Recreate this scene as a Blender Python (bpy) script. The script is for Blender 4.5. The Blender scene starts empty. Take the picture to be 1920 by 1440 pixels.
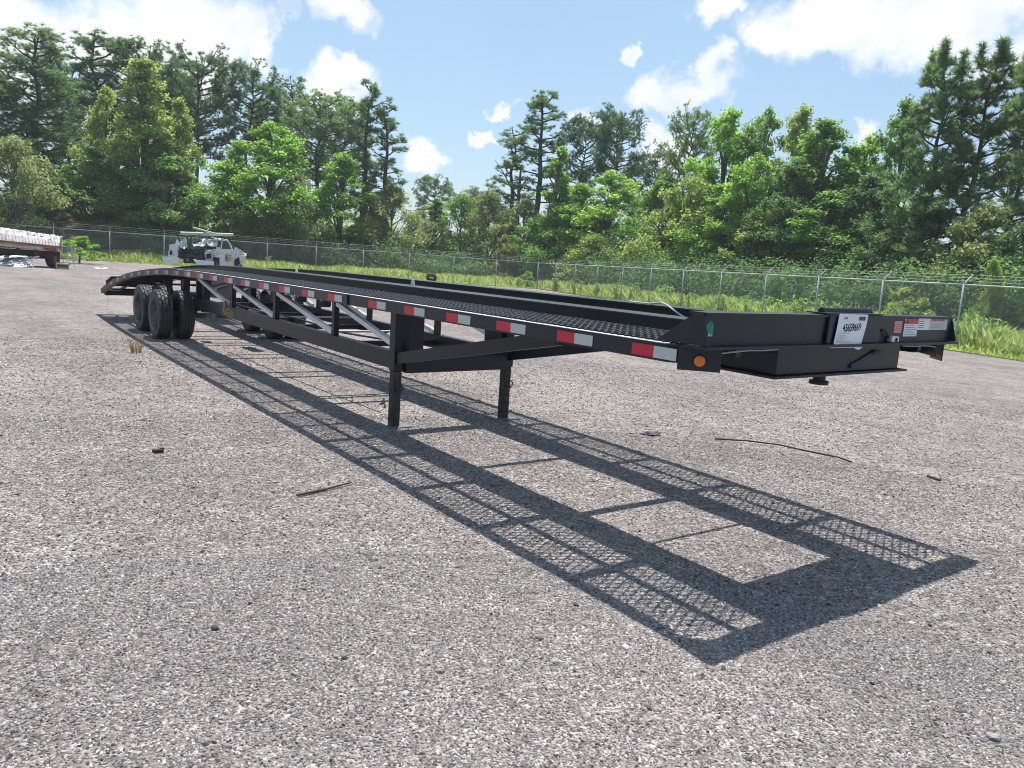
import bpy, math, random
import numpy as np
from mathutils import Vector, Matrix

SC = bpy.context.scene
COL = SC.collection
R3 = np.array
PI = math.pi

# ------------------------------------------------------------------ camera
F_PX = 1470.42                                   # focal length in pixels of a 1920 wide frame
CAM = R3([2.447, -2.9834, 1.6275])
FWD = R3([-0.78584712, 0.59975664, -0.15078555])
RGT = R3([0.59627499, 0.79950315, 0.07246276])
UPV = R3([-0.16401354, 0.03296500, 0.98590713])
cam = bpy.data.cameras.new('camera')
cam.sensor_width = 36.0
cam.lens = F_PX / 1920 * 36
cam.clip_start = 0.05
cam.clip_end = 3000
camo = bpy.data.objects.new('camera', cam)
COL.objects.link(camo)
m = Matrix.Identity(4)
for i in range(3):
    m[i][0], m[i][1], m[i][2], m[i][3] = RGT[i], UPV[i], -FWD[i], CAM[i]
camo.matrix_world = m
SC.camera = camo

# ------------------------------------------------------------------ light
SUN_DIR = Vector((-0.354, 0.2391, 1.0)).normalized()   # towards the sun
EL = math.asin(SUN_DIR.z)
sun = bpy.data.lights.new('sun', 'SUN')
sun.energy = 5.0
sun.angle = math.radians(0.53)
sun.color = (1.0, 0.955, 0.89)
suno = bpy.data.objects.new('sun', sun)
COL.objects.link(suno)
suno.rotation_mode = 'QUATERNION'
suno.rotation_quaternion = SUN_DIR.to_track_quat('Z', 'Y')
suno.location = (0, 0, 60)

SC.view_settings.view_transform = 'Standard'
SC.view_settings.look = 'None'
SC.view_settings.exposure = 0.50
SC.view_settings.gamma = 1.0
SC.view_settings.use_curve_mapping = False
SC.render.engine = 'CYCLES'
SC.cycles.max_bounces = 8
SC.cycles.diffuse_bounces = 4
SC.cycles.glossy_bounces = 3
SC.cycles.transmission_bounces = 4
SC.cycles.transparent_max_bounces = 8
SC.cycles.sample_clamp_indirect = 6.0
SC.cycles.filter_width = 1.0
SC.cycles.use_denoising = True


def pray(px, py):
    """direction of the photograph's pixel, used to lay out the far background by bearing"""
    return FWD + RGT * ((px - 960) / F_PX) + UPV * ((720 - py) / F_PX)


def at(px, py, dist):
    v = pray(px, py)
    return CAM + v * (dist / math.hypot(v[0], v[1]))


# ------------------------------------------------------------------ node helpers
def new_mat(name):
    mt = bpy.data.materials.new(name)
    mt.use_nodes = True
    nt = mt.node_tree
    nt.nodes.clear()
    out = nt.nodes.new('ShaderNodeOutputMaterial')
    return mt, nt, out


def nd(nt, typ, **kw):
    n = nt.nodes.new(typ)
    for k, v in kw.items():
        if k.startswith('i_'):
            key = k[2:]
            key = int(key) if key.isdigit() else key.replace('_', ' ')
            n.inputs[key].default_value = v
        else:
            setattr(n, k, v)
    return n


def mathn(nt, op, a, b=None, c=None, clamp=False):
    n = nt.nodes.new('ShaderNodeMath')
    n.operation = op
    n.use_clamp = clamp
    for i, x in enumerate((a, b, c)):
        if x is None:
            continue
        if hasattr(x, 'default_value') or hasattr(x, 'is_linked'):
            nt.links.new(x, n.inputs[i])
        else:
            n.inputs[i].default_value = x
    return n.outputs[0]


def mixc(nt, fac, a, b, blend='MIX'):
    n = nt.nodes.new('ShaderNodeMix')
    n.data_type = 'RGBA'
    n.blend_type = blend
    for sock, x in ((n.inputs['Factor'], fac), (n.inputs[6], a), (n.inputs[7], b)):
        if hasattr(x, 'is_linked'):
            nt.links.new(x, sock)
        else:
            sock.default_value = x if not isinstance(x, tuple) or len(x) == 4 else (*x, 1)
    return n.outputs[2]


def ramp(nt, fac, stops):
    n = nt.nodes.new('ShaderNodeValToRGB')
    cr = n.color_ramp
    while len(cr.elements) < len(stops):
        cr.elements.new(0.5)
    for e, (p, c) in zip(cr.elements, stops):
        e.position = p
        e.color = (*c, 1) if len(c) == 3 else c
    nt.links.new(fac, n.inputs[0])
    return n.outputs[0]


def noise(nt, vec, scale, detail=4, rough=0.55, w=None):
    n = nt.nodes.new('ShaderNodeTexNoise')
    n.inputs['Scale'].default_value = scale
    n.inputs['Detail'].default_value = detail
    n.inputs['Roughness'].default_value = rough
    if vec is not None:
        nt.links.new(vec, n.inputs['Vector'])
    return n


# ------------------------------------------------------------------ sky
def build_world():
    w = bpy.data.worlds.new('World')
    SC.world = w
    w.use_nodes = True
    nt = w.node_tree
    nt.nodes.clear()
    L = nt.links.new
    out = nd(nt, 'ShaderNodeOutputWorld')
    sky = nd(nt, 'ShaderNodeTexSky', sky_type='NISHITA', sun_disc=False)
    sky.sun_elevation = EL
    sky.sun_rotation = math.atan2(SUN_DIR.x, SUN_DIR.y)
    sky.altitude = 10
    sky.air_density = 1.0
    sky.dust_density = 1.2
    sky.ozone_density = 2.0
    bg = nd(nt, 'ShaderNodeBackground')
    bg.inputs[1].default_value = 0.098
    L(sky.outputs[0], bg.inputs[0])
    tc = nd(nt, 'ShaderNodeTexCoord')
    d = tc.outputs['Generated']
    # wobble of the cloud edges
    n1 = noise(nt, d, 7.0, 7, 0.6)
    n2 = noise(nt, d, 24.0, 5, 0.6)
    def vm(op, a, b):
        n = nt.nodes.new('ShaderNodeVectorMath')
        n.operation = op
        for i, x in enumerate((a, b)):
            if hasattr(x, 'is_linked'):
                L(x, n.inputs[i])
            elif x is not None:
                n.inputs[i].default_value = x
        return n
    off = vm('SUBTRACT', n1.outputs['Color'], (0.5, 0.5, 0.5)).outputs[0]
    sc = vm('SCALE', off, None)
    sc.inputs['Scale'].default_value = 0.12
    off2 = vm('SUBTRACT', n2.outputs['Color'], (0.5, 0.5, 0.5)).outputs[0]
    sc2 = vm('SCALE', off2, None)
    sc2.inputs['Scale'].default_value = 0.055
    dd = vm('ADD', vm('ADD', d, sc.outputs[0]).outputs[0], sc2.outputs[0]).outputs[0]
    # cumulus heaps: bearing in the photograph, half width, half height, density
    heaps = [(60, 45, 190, 75, 1.0), (215, 70, 150, 75, 1.0), (400, 85, 95, 105, 1.0), (470, 60, 55, 60, 0.8),
             (330, 20, 120, 60, 0.8), (20, 130, 120, 60, 0.9), (505, 110, 35, 60, 0.9),
             (645, 30, 72, 42, 1.0), (632, 160, 66, 38, 1.0), (590, 190, 60, 40, 0.8), 
             (790, 278, 40, 36, 0.95), (950, 191, 34, 12, 0.55), (904, 244, 18, 13, 0.6),
             (1300, 160, 95, 38, 1.0), (1345, 120, 30, 42, 1.0), (1235, 190, 60, 40, 0.85), (1190, 98, 18, 22, 0.45),
             (1355, 8, 42, 34, 0.9), (1560, 40, 170, 75, 1.0), (1760, 15, 210, 80, 1.0), (1450, 70, 70, 40, 0.9),
             (1625, 222, 42, 40, 0.8), (1250, 275, 60, 34, 0.85), (1110, 235, 45, 30, 0.6), (540, 30, 25, 30, 0.35),
             (1290, -120, 300, 60, 0.8), (-200, 40, 200, 110, 1.0), (2150, 40, 260, 90, 1.0), (700, -260, 260, 90, 0.9)]
    mask = None
    for px, py, rx, ry, k in heaps:
        c = pray(px, py)
        ln = np.linalg.norm(c)
        c = c / ln
        df = vm('SUBTRACT', dd, tuple(c)).outputs[0]
        a = vm('DOT_PRODUCT', df, tuple(RGT)).outputs['Value']
        b = vm('DOT_PRODUCT', df, tuple(UPV)).outputs['Value']
        a = mathn(nt, 'DIVIDE', a, rx * 1.36 / F_PX / ln)
        b = mathn(nt, 'DIVIDE', b, ry * 1.36 / F_PX / ln)
        q = mathn(nt, 'ADD', mathn(nt, 'MULTIPLY', a, a), mathn(nt, 'MULTIPLY', b, b))
        q = mathn(nt, 'SUBTRACT', 1.0, q)
        q = mathn(nt, 'MINIMUM', q, 0.45 + 0.5 * k)
        mask = q if mask is None else mathn(nt, 'MAXIMUM', mask, q)
    # the same broken cumulus goes on round the rest of the sky
    n3 = noise(nt, d, 3.2, 8, 0.55)
    ahead = vm('DOT_PRODUCT', d, tuple(FWD)).outputs['Value']
    gen = mathn(nt, 'MULTIPLY', mathn(nt, 'SUBTRACT', n3.outputs['Fac'], 0.58), 8.0)
    aw = mathn(nt, 'MULTIPLY_ADD', ahead, -6.0, 5.4, clamp=True)
    gen = mathn(nt, 'MULTIPLY', mathn(nt, 'MAXIMUM', gen, 0.0), aw)
    mask = mathn(nt, 'MAXIMUM', mask, gen)
    n4 = noise(nt, d, 11.0, 9, 0.66)
    mask = mathn(nt, 'ADD', mathn(nt, 'MULTIPLY', mask, 1.5), mathn(nt, 'MULTIPLY', n4.outputs['Fac'], -1.45))
    mask = mathn(nt, 'ADD', mask, 0.20)
    mr = nd(nt, 'ShaderNodeMapRange', interpolation_type='SMOOTHSTEP')
    mr.inputs['From Min'].default_value = 0.0
    mr.inputs['From Max'].default_value = 0.95
    L(mask, mr.inputs['Value'])
    mask = mathn(nt, 'MULTIPLY', mr.outputs[0], 0.97)
    # thin veil of summer haze and wisps
    n5 = noise(nt, d, 4.0, 6, 0.6)
    veil = mathn(nt, 'MULTIPLY_ADD', n5.outputs['Fac'], 0.60, 0.02, clamp=True)
    veilbg = nd(nt, 'ShaderNodeBackground')
    veilbg.inputs[0].default_value = (0.46, 0.74, 0.94, 1)
    veilbg.inputs[1].default_value = 0.78
    mv = nd(nt, 'ShaderNodeMixShader')
    L(veil, mv.inputs[0]); L(bg.outputs[0], mv.inputs[1]); L(veilbg.outputs[0], mv.inputs[2])
    # clouds: white sunlit heaps with faint grey bellies where they are thickest
    n6 = noise(nt, d, 9.0, 5, 0.5)
    cc = ramp(nt, n6.outputs['Fac'], [(0.34, (0.86, 0.89, 0.93)), (0.50, (0.96, 0.97, 0.99)), (0.64, (1.08, 1.08, 1.08))])
    cb = nd(nt, 'ShaderNodeBackground')
    L(cc, cb.inputs[0])
    cb.inputs[1].default_value = 0.80
    mx = nd(nt, 'ShaderNodeMixShader')
    L(mask, mx.inputs[0]); L(mv.outputs[0], mx.inputs[1]); L(cb.outputs[0], mx.inputs[2])
    L(mx.outputs[0], out.inputs[0])


build_world()


# ------------------------------------------------------------------ materials
def mat_simple(name, col, rough=0.5, metal=0.0, spec=0.5, var=0.12, nscale=6.0, bump=0.0, col2=None, streak=None):
    mt, nt, out = new_mat(name)
    L = nt.links.new
    b = nd(nt, 'ShaderNodeBsdfPrincipled')
    tc = nd(nt, 'ShaderNodeTexCoord')
    v = tc.outputs['Object']
    n = noise(nt, v, nscale, 6, 0.65)
    lo = tuple(max(0, c * (1 - var)) for c in col)
    hi = tuple(min(1, c * (1 + var)) for c in (col2 or col))
    c = ramp(nt, n.outputs['Fac'], [(0.32, lo), (0.68, hi)])
    if streak:
        n2 = noise(nt, v, streak[1], 7, 0.7)
        f = mathn(nt, 'MULTIPLY', mathn(nt, 'SUBTRACT', n2.outputs['Fac'], streak[2]), 6.0, clamp=True)
        c = mixc(nt, f, c, streak[0])
    L(c, b.inputs['Base Color'])
    rr = mathn(nt, 'MULTIPLY_ADD', n.outputs['Fac'], 0.25, rough - 0.12, clamp=True)
    L(rr, b.inputs['Roughness'])
    b.inputs['Metallic'].default_value = metal
    b.inputs['Specular IOR Level'].default_value = spec
    if bump:
        bp = nd(nt, 'ShaderNodeBump')
        bp.inputs['Strength'].default_value = bump
        bp.inputs['Distance'].default_value = 0.01
        L(noise(nt, v, nscale * 8, 4).outputs['Fac'], bp.inputs['Height'])
        L(bp.outputs[0], b.inputs['Normal'])
    L(b.outputs[0], out.inputs[0])
    return mt


M = {}
M['black'] = mat_simple('black_paint', (0.0065, 0.0105, 0.0195), 0.36, 0, 0.42, 0.35, 3.0, 0.05, streak=((0.050, 0.046, 0.042), 14.0, 0.655))
M['gratepaint'] = mat_simple('deck_paint', (0.050, 0.054, 0.064), 0.42, 0, 0.5, 0.4, 8.0, 0, streak=((0.05, 0.048, 0.046), 5.0, 0.62))
M['rust'] = mat_simple('rusty_leg', (0.035, 0.032, 0.032), 0.6, 0, 0.4, 0.4, 7.0, 0.1, streak=((0.14, 0.062, 0.03), 5.0, 0.52))
M['tyre'] = mat_simple('tyre_rubber', (0.040, 0.039, 0.040), 0.6, 0, 0.4, 0.4, 12.0, 0.1)
M['rim'] = mat_simple('wheel_steel', (0.16, 0.165, 0.17), 0.5, 0.3, 0.5, 0.3, 9.0)
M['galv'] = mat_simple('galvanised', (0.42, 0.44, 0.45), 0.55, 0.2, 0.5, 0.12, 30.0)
M['red'] = mat_simple('red_reflector', (0.56, 0.012, 0.03), 0.35, 0, 0.5, 0.1, 40.0)
M['white'] = mat_simple('white_reflector', (0.50, 0.52, 0.50), 0.35, 0, 0.5, 0.08, 40.0)
M['dustred'] = mat_simple('dusty_red_reflector', (0.30, 0.05, 0.05), 0.5, 0, 0.5, 0.3, 8.0)
M['dustwhite'] = mat_simple('dusty_white_reflector', (0.34, 0.31, 0.28), 0.5, 0, 0.5, 0.2, 8.0)
M['dustblack'] = mat_simple('dusty_rail', (0.075, 0.068, 0.062), 0.6, 0, 0.4, 0.3, 6.0)
M['amber'] = mat_simple('amber_lens', (0.66, 0.17, 0.015), 0.25, 0, 0.5, 0.05, 30.0)
M['paper'] = mat_simple('paper', (0.78, 0.79, 0.82), 0.8, 0, 0.2, 0.03, 12.0)
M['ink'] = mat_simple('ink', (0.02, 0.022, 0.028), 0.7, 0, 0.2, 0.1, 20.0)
M['inkgrey'] = mat_simple('grey_ink', (0.28, 0.29, 0.31), 0.7, 0, 0.2, 0.3, 90.0)
M['green'] = mat_simple('green_tag', (0.02, 0.25, 0.16), 0.5, 0, 0.4, 0.08, 20.0)
M['stred'] = mat_simple('sticker_red', (0.52, 0.10, 0.07), 0.5, 0, 0.4, 0.1, 20.0)
M['pink'] = mat_simple('sticker_pink', (0.62, 0.30, 0.30), 0.5, 0, 0.4, 0.1, 30.0)
M['stgrey'] = mat_simple('sticker_grey', (0.52, 0.50, 0.52), 0.5, 0, 0.4, 0.1, 30.0)
M['yellow'] = mat_simple('yellow_print', (0.50, 0.33, 0.03), 0.5, 0, 0.4, 0.1, 20.0)
M['orange'] = mat_simple('orange_lamp', (0.36, 0.09, 0.03), 0.4, 0, 0.5, 0.1, 20.0)
M['glintwhite'] = mat_simple('brace_sun_glint', (0.74, 0.75, 0.77), 0.45, 0.2, 0.5, 0.1, 10.0)  # pale colour stands in for sun glint on the black diagonals
M['chrome'] = mat_simple('bright_steel', (0.62, 0.63, 0.64), 0.35, 0.6, 0.5, 0.1, 20.0)
M['hose'] = mat_simple('pale_hose', (0.45, 0.45, 0.46), 0.45, 0, 0.5, 0.1, 20.0)
M['wpaint'] = mat_simple('white_truck_paint', (0.66, 0.67, 0.69), 0.35, 0, 0.5, 0.08, 3.0, 0, streak=((0.16, 0.155, 0.16), 3.6, 0.57))
M['darkpart'] = mat_simple('dark_machinery', (0.03, 0.032, 0.04), 0.6, 0, 0.4, 0.5, 9.0, 0.2)
M['glass'] = mat_simple('dark_glass', (0.05, 0.075, 0.08), 0.12, 0, 0.6, 0.2, 2.0)
M['pvc'] = mat_simple('weathered_pipe', (0.42, 0.44, 0.36), 0.5, 0, 0.4, 0.12, 8.0)
M['rustred'] = mat_simple('rust_red', (0.26, 0.11, 0.08), 0.7, 0, 0.3, 0.3, 4.0, 0.1, streak=((0.45, 0.35, 0.30), 3.0, 0.6))
M['rustdark'] = mat_simple('dark_rust', (0.055, 0.035, 0.032), 0.8, 0, 0.3, 0.4, 4.0, 0.1)
M['beige'] = mat_simple('stained_beige', (0.45, 0.38, 0.30), 0.6, 0, 0.4, 0.2, 3.0, 0, streak=((0.22, 0.13, 0.09), 2.2, 0.55))
M['roofwhite'] = mat_simple('stained_white_sheet', (0.48, 0.46, 0.45), 0.6, 0, 0.4, 0.25, 3.0, 0, streak=((0.20, 0.15, 0.13), 3.4, 0.50))
M['scrap'] = mat_simple('scrap_sheet', (0.22, 0.25, 0.27), 0.5, 0.3, 0.5, 0.3, 2.0)
M['scrapwhite'] = mat_simple('scrap_white', (0.66, 0.68, 0.70), 0.5, 0, 0.5, 0.15, 2.0)
M['taillight'] = mat_simple('red_lamp', (0.30, 0.015, 0.02), 0.3, 0, 0.5, 0.1, 20.0)
M['bark'] = mat_simple('pine_bark', (0.085, 0.062, 0.05), 0.9, 0, 0.2, 0.4, 5.0, 0.4)
M['bark2'] = mat_simple('grey_bark', (0.13, 0.115, 0.10), 0.9, 0, 0.2, 0.4, 5.0, 0.4)
M['stem'] = mat_simple('weed_stem', (0.11, 0.13, 0.05), 0.8, 0, 0.2, 0.3, 5.0)
M['dirt'] = mat_simple('grassy_soil', (0.085, 0.085, 0.045), 0.95, 0, 0.2, 0.4, 1.2, 0.3, streak=((0.12, 0.13, 0.05), 0.6, 0.5))
M['rubber'] = mat_simple('black_rubber', (0.022, 0.022, 0.024), 0.6, 0, 0.4, 0.3, 20.0)
M['straw'] = mat_simple('dry_straw', (0.40, 0.27, 0.10), 0.8, 0, 0.3, 0.3, 30.0)


def mat_leaf(name, a, b, c, trans=0.40, gloss=0.025):
    """leaf colours a..b with odd leaves c; light comes through the blade"""
    mt, nt, out = new_mat(name)
    L = nt.links.new
    geo = nd(nt, 'ShaderNodeNewGeometry')
    oi = nd(nt, 'ShaderNodeObjectInfo')
    tc = nd(nt, 'ShaderNodeTexCoord')
    n = noise(nt, tc.outputs['Object'], 0.55, 3, 0.6)
    f = mathn(nt, 'ADD', mathn(nt, 'MULTIPLY', geo.outputs['Random Per Island'], 0.6), mathn(nt, 'MULTIPLY', n.outputs['Fac'], 0.5))
    f = mathn(nt, 'ADD', f, mathn(nt, 'MULTIPLY_ADD', oi.outputs['Random'], 0.3, -0.2))
    col = ramp(nt, f, [(0.10, a), (0.70, b), (1.0, c)])
    df = nd(nt, 'ShaderNodeBsdfDiffuse')
    tr = nd(nt, 'ShaderNodeBsdfTranslucent')
    gl = nd(nt, 'ShaderNodeBsdfGlossy')
    gl.inputs['Roughness'].default_value = 0.6
    gl.inputs['Color'].default_value = (0.8, 0.85, 0.9, 1)
    L(col, df.inputs[0])
    tcol = mixc(nt, 0.45, col, (0.9, 1.0, 0.45, 1), 'MULTIPLY')
    hs = nd(nt, 'ShaderNodeHueSaturation')
    hs.inputs['Saturation'].default_value = 0.95
    hs.inputs['Value'].default_value = 2.9
    L(tcol, hs.inputs['Color'])
    L(hs.outputs[0], tr.inputs[0])
    m1 = nd(nt, 'ShaderNodeMixShader'); m1.inputs[0].default_value = trans
    L(df.outputs[0], m1.inputs[1]); L(tr.outputs[0], m1.inputs[2])
    m2 = nd(nt, 'ShaderNodeMixShader'); m2.inputs[0].default_value = gloss
    L(m1.outputs[0], m2.inputs[1]); L(gl.outputs[0], m2.inputs[2])
    L(m2.outputs[0], out.inputs[0])
    return mt


M['lf_bright'] = mat_leaf('leaf_bright_green', (0.104, 0.195, 0.037), (0.195, 0.305, 0.055), (0.317, 0.378, 0.073), 0.54)
M['lf_yellow'] = mat_leaf('leaf_yellow_green', (0.140, 0.190, 0.055), (0.225, 0.275, 0.085), (0.31, 0.33, 0.11), 0.52)
M['lf_mid'] = mat_leaf('leaf_mid_green', (0.067, 0.140, 0.037), (0.134, 0.220, 0.051), (0.232, 0.305, 0.073), 0.54)
M['lf_olive'] = mat_leaf('leaf_olive', (0.104, 0.134, 0.061), (0.183, 0.213, 0.091), (0.268, 0.268, 0.134), 0.54)
M['lf_dark'] = mat_leaf('leaf_dark', (0.041, 0.091, 0.037), (0.083, 0.146, 0.046), (0.159, 0.207, 0.061), 0.54)
M['lf_brown'] = mat_leaf('leaf_brownish', (0.122, 0.116, 0.055), (0.220, 0.183, 0.091), (0.317, 0.244, 0.122), 0.54)
M['needle'] = mat_leaf('pine_needle', (0.049, 0.098, 0.049), (0.095, 0.152, 0.067), (0.159, 0.207, 0.073), 0.46, 0.02)
M['needle_y'] = mat_leaf('pine_needle_fresh', (0.067, 0.122, 0.055), (0.122, 0.189, 0.073), (0.195, 0.232, 0.085), 0.48, 0.02)
M['grass'] = mat_leaf('grass_blade', (0.16, 0.215, 0.062), (0.265, 0.315, 0.105), (0.39, 0.37, 0.19), 0.50)
M['weed'] = mat_leaf('weed_leaf', (0.12, 0.20, 0.055), (0.21, 0.30, 0.085), (0.34, 0.37, 0.15), 0.48)


def mat_gravel():
    mt, nt, out = new_mat('crushed_gravel')
    L = nt.links.new
    b = nd(nt, 'ShaderNodeBsdfPrincipled')
    tc = nd(nt, 'ShaderNodeTexCoord')
    v = tc.outputs['Object']
    def vor(scale, feat='F1', rnd=1.0):
        n = nd(nt, 'ShaderNodeTexVoronoi', feature=feat)
        n.inputs['Scale'].default_value = scale
        n.inputs['Randomness'].default_value = rnd
        L(v, n.inputs['Vector'])
        return n
    def lum(vr):
        s = nd(nt, 'ShaderNodeSeparateColor')
        L(vr.outputs['Color'], s.inputs[0])
        return s.outputs[0], s.outputs[1]
    stones = [(0.0, (0.034, 0.031, 0.032)), (0.15, (0.115, 0.106, 0.106)), (0.45, (0.220, 0.202, 0.198)), (0.75, (0.303, 0.279, 0.272)), (0.94, (0.425, 0.402, 0.398)), (1.0, (0.61, 0.585, 0.58))]
    v1, v2, v3 = vor(92.0), vor(44.0), vor(15.0)
    a1, h1 = lum(v1)
    a2, h2 = lum(v2)
    a3, h3 = lum(v3)
    c1 = ramp(nt, a1, stones)
    c2 = ramp(nt, a2, stones)
    # odd larger stones lie among the fines
    big = mathn(nt, 'GREATER_THAN', h2, 0.55)
    c = mixc(nt, mathn(nt, 'MULTIPLY', big, 0.55), c1, c2)
    c3 = ramp(nt, a3, [(0.0, (0.62, 0.62, 0.62)), (0.5, (0.98, 0.98, 0.98)), (1.0, (1.38, 1.38, 1.38))])
    c = mixc(nt, 0.55, c, c3, 'MULTIPLY')
    # pink and buff tint from stone to stone, and broad worn or stained patches
    tint = ramp(nt, h1, [(0.0, (1.08, 0.94, 0.92)), (0.35, (1.0, 1.0, 1.0)), (0.75, (0.96, 0.98, 1.05)), (1.0, (1.10, 1.02, 0.86))])
    c = mixc(nt, 0.8, c, tint, 'MULTIPLY')
    nl = noise(nt, v, 0.45, 6, 0.62)
    patch = ramp(nt, nl.outputs['Fac'], [(0.28, (0.76, 0.745, 0.75)), (0.5, (1.0, 0.99, 0.98)), (0.70, (1.26, 1.23, 1.17))])
    c = mixc(nt, 1.0, c, patch, 'MULTIPLY')
    nm = noise(nt, v, 2.6, 5, 0.6)
    pm = ramp(nt, nm.outputs['Fac'], [(0.3, (0.84, 0.83, 0.83)), (0.7, (1.15, 1.13, 1.10))])
    c = mixc(nt, 1.0, c, pm, 'MULTIPLY')
    # faint wheel tracks running down the yard
    mp = nd(nt, 'ShaderNodeMapping')
    mp.inputs['Rotation'].default_value = (0, 0, 0.35)
    mp.inputs['Scale'].default_value = (0.06, 0.9, 1)
    L(v, mp.inputs['Vector'])
    nt3 = noise(nt, mp.outputs[0], 1.0, 4, 0.5)
    tr = ramp(nt, nt3.outputs['Fac'], [(0.35, (0.86, 0.85, 0.85)), (0.65, (1.12, 1.10, 1.07))])
    c = mixc(nt, 0.8, c, tr, 'MULTIPLY')
    # dusty places where fines cover the stones
    nd1 = noise(nt, v, 0.9, 7, 0.68)
    dust = mathn(nt, 'MULTIPLY', mathn(nt, 'SUBTRACT', nd1.outputs['Fac'], 0.52), 5.0, clamp=True)
    dust = mathn(nt, 'MULTIPLY', dust, 0.55)
    c = mixc(nt, dust, c, (0.30, 0.272, 0.247, 1))
    L(c, b.inputs['Base Color'])
    b.inputs['Roughness'].default_value = 0.85
    b.inputs['Specular IOR Level'].default_value = 0.3
    inv = mathn(nt, 'MULTIPLY_ADD', v1.outputs['Distance'], -1.0, 1.0)
    inv2 = mathn(nt, 'MULTIPLY_ADD', v2.outputs['Distance'], -1.4, 1.4)
    hh = mathn(nt, 'ADD', mathn(nt, 'MULTIPLY', inv, h1), mathn(nt, 'MULTIPLY', inv2, big))
    hh = mathn(nt, 'ADD', hh, mathn(nt, 'MULTIPLY', a1, 0.5))
    bp = nd(nt, 'ShaderNodeBump')
    bp.inputs['Strength'].default_value = 1.0
    bp.inputs['Distance'].default_value = 0.008
    L(hh, bp.inputs['Height'])
    L(bp.outputs[0], b.inputs['Normal'])
    L(b.outputs[0], out.inputs[0])
    return mt


M['gravel'] = mat_gravel()


def mat_stone():
    mt, nt, out = new_mat('loose_stone')
    L = nt.links.new
    b = nd(nt, 'ShaderNodeBsdfPrincipled')
    oi = nd(nt, 'ShaderNodeObjectInfo')
    c = ramp(nt, oi.outputs['Random'], [(0.0, (0.034, 0.031, 0.032)), (0.12, (0.118, 0.109, 0.109)), (0.45, (0.224, 0.206, 0.202)), (0.78, (0.308, 0.285, 0.278)), (0.95, (0.425, 0.402, 0.398)), (1.0, (0.59, 0.57, 0.56))])
    L(c, b.inputs['Base Color'])
    b.inputs['Roughness'].default_value = 0.75
    b.inputs['Specular IOR Level'].default_value = 0.4
    L(b.outputs[0], out.inputs[0])
    return mt


M['stone'] = mat_stone()
M['darkstone'] = mat_simple('dark_pebble', (0.045, 0.043, 0.046), 0.7, 0, 0.4, 0.4, 40.0)

# ------------------------------------------------------------------ object helpers
ORG = {}


def tag(o, label=None, cat=None, group=None, kind=None):
    if label: o['label'] = label
    if cat: o['category'] = cat
    if group: o['group'] = group
    if kind: o['kind'] = kind
    return o


def thing(name, loc, label, cat, group=None, rotz=0.0):
    o = bpy.data.objects.new(name, None)
    COL.objects.link(o)
    o.location = loc
    o.rotation_euler = (0, 0, rotz)
    o.empty_display_size = 0.3
    return tag(o, label, cat, group)


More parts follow.
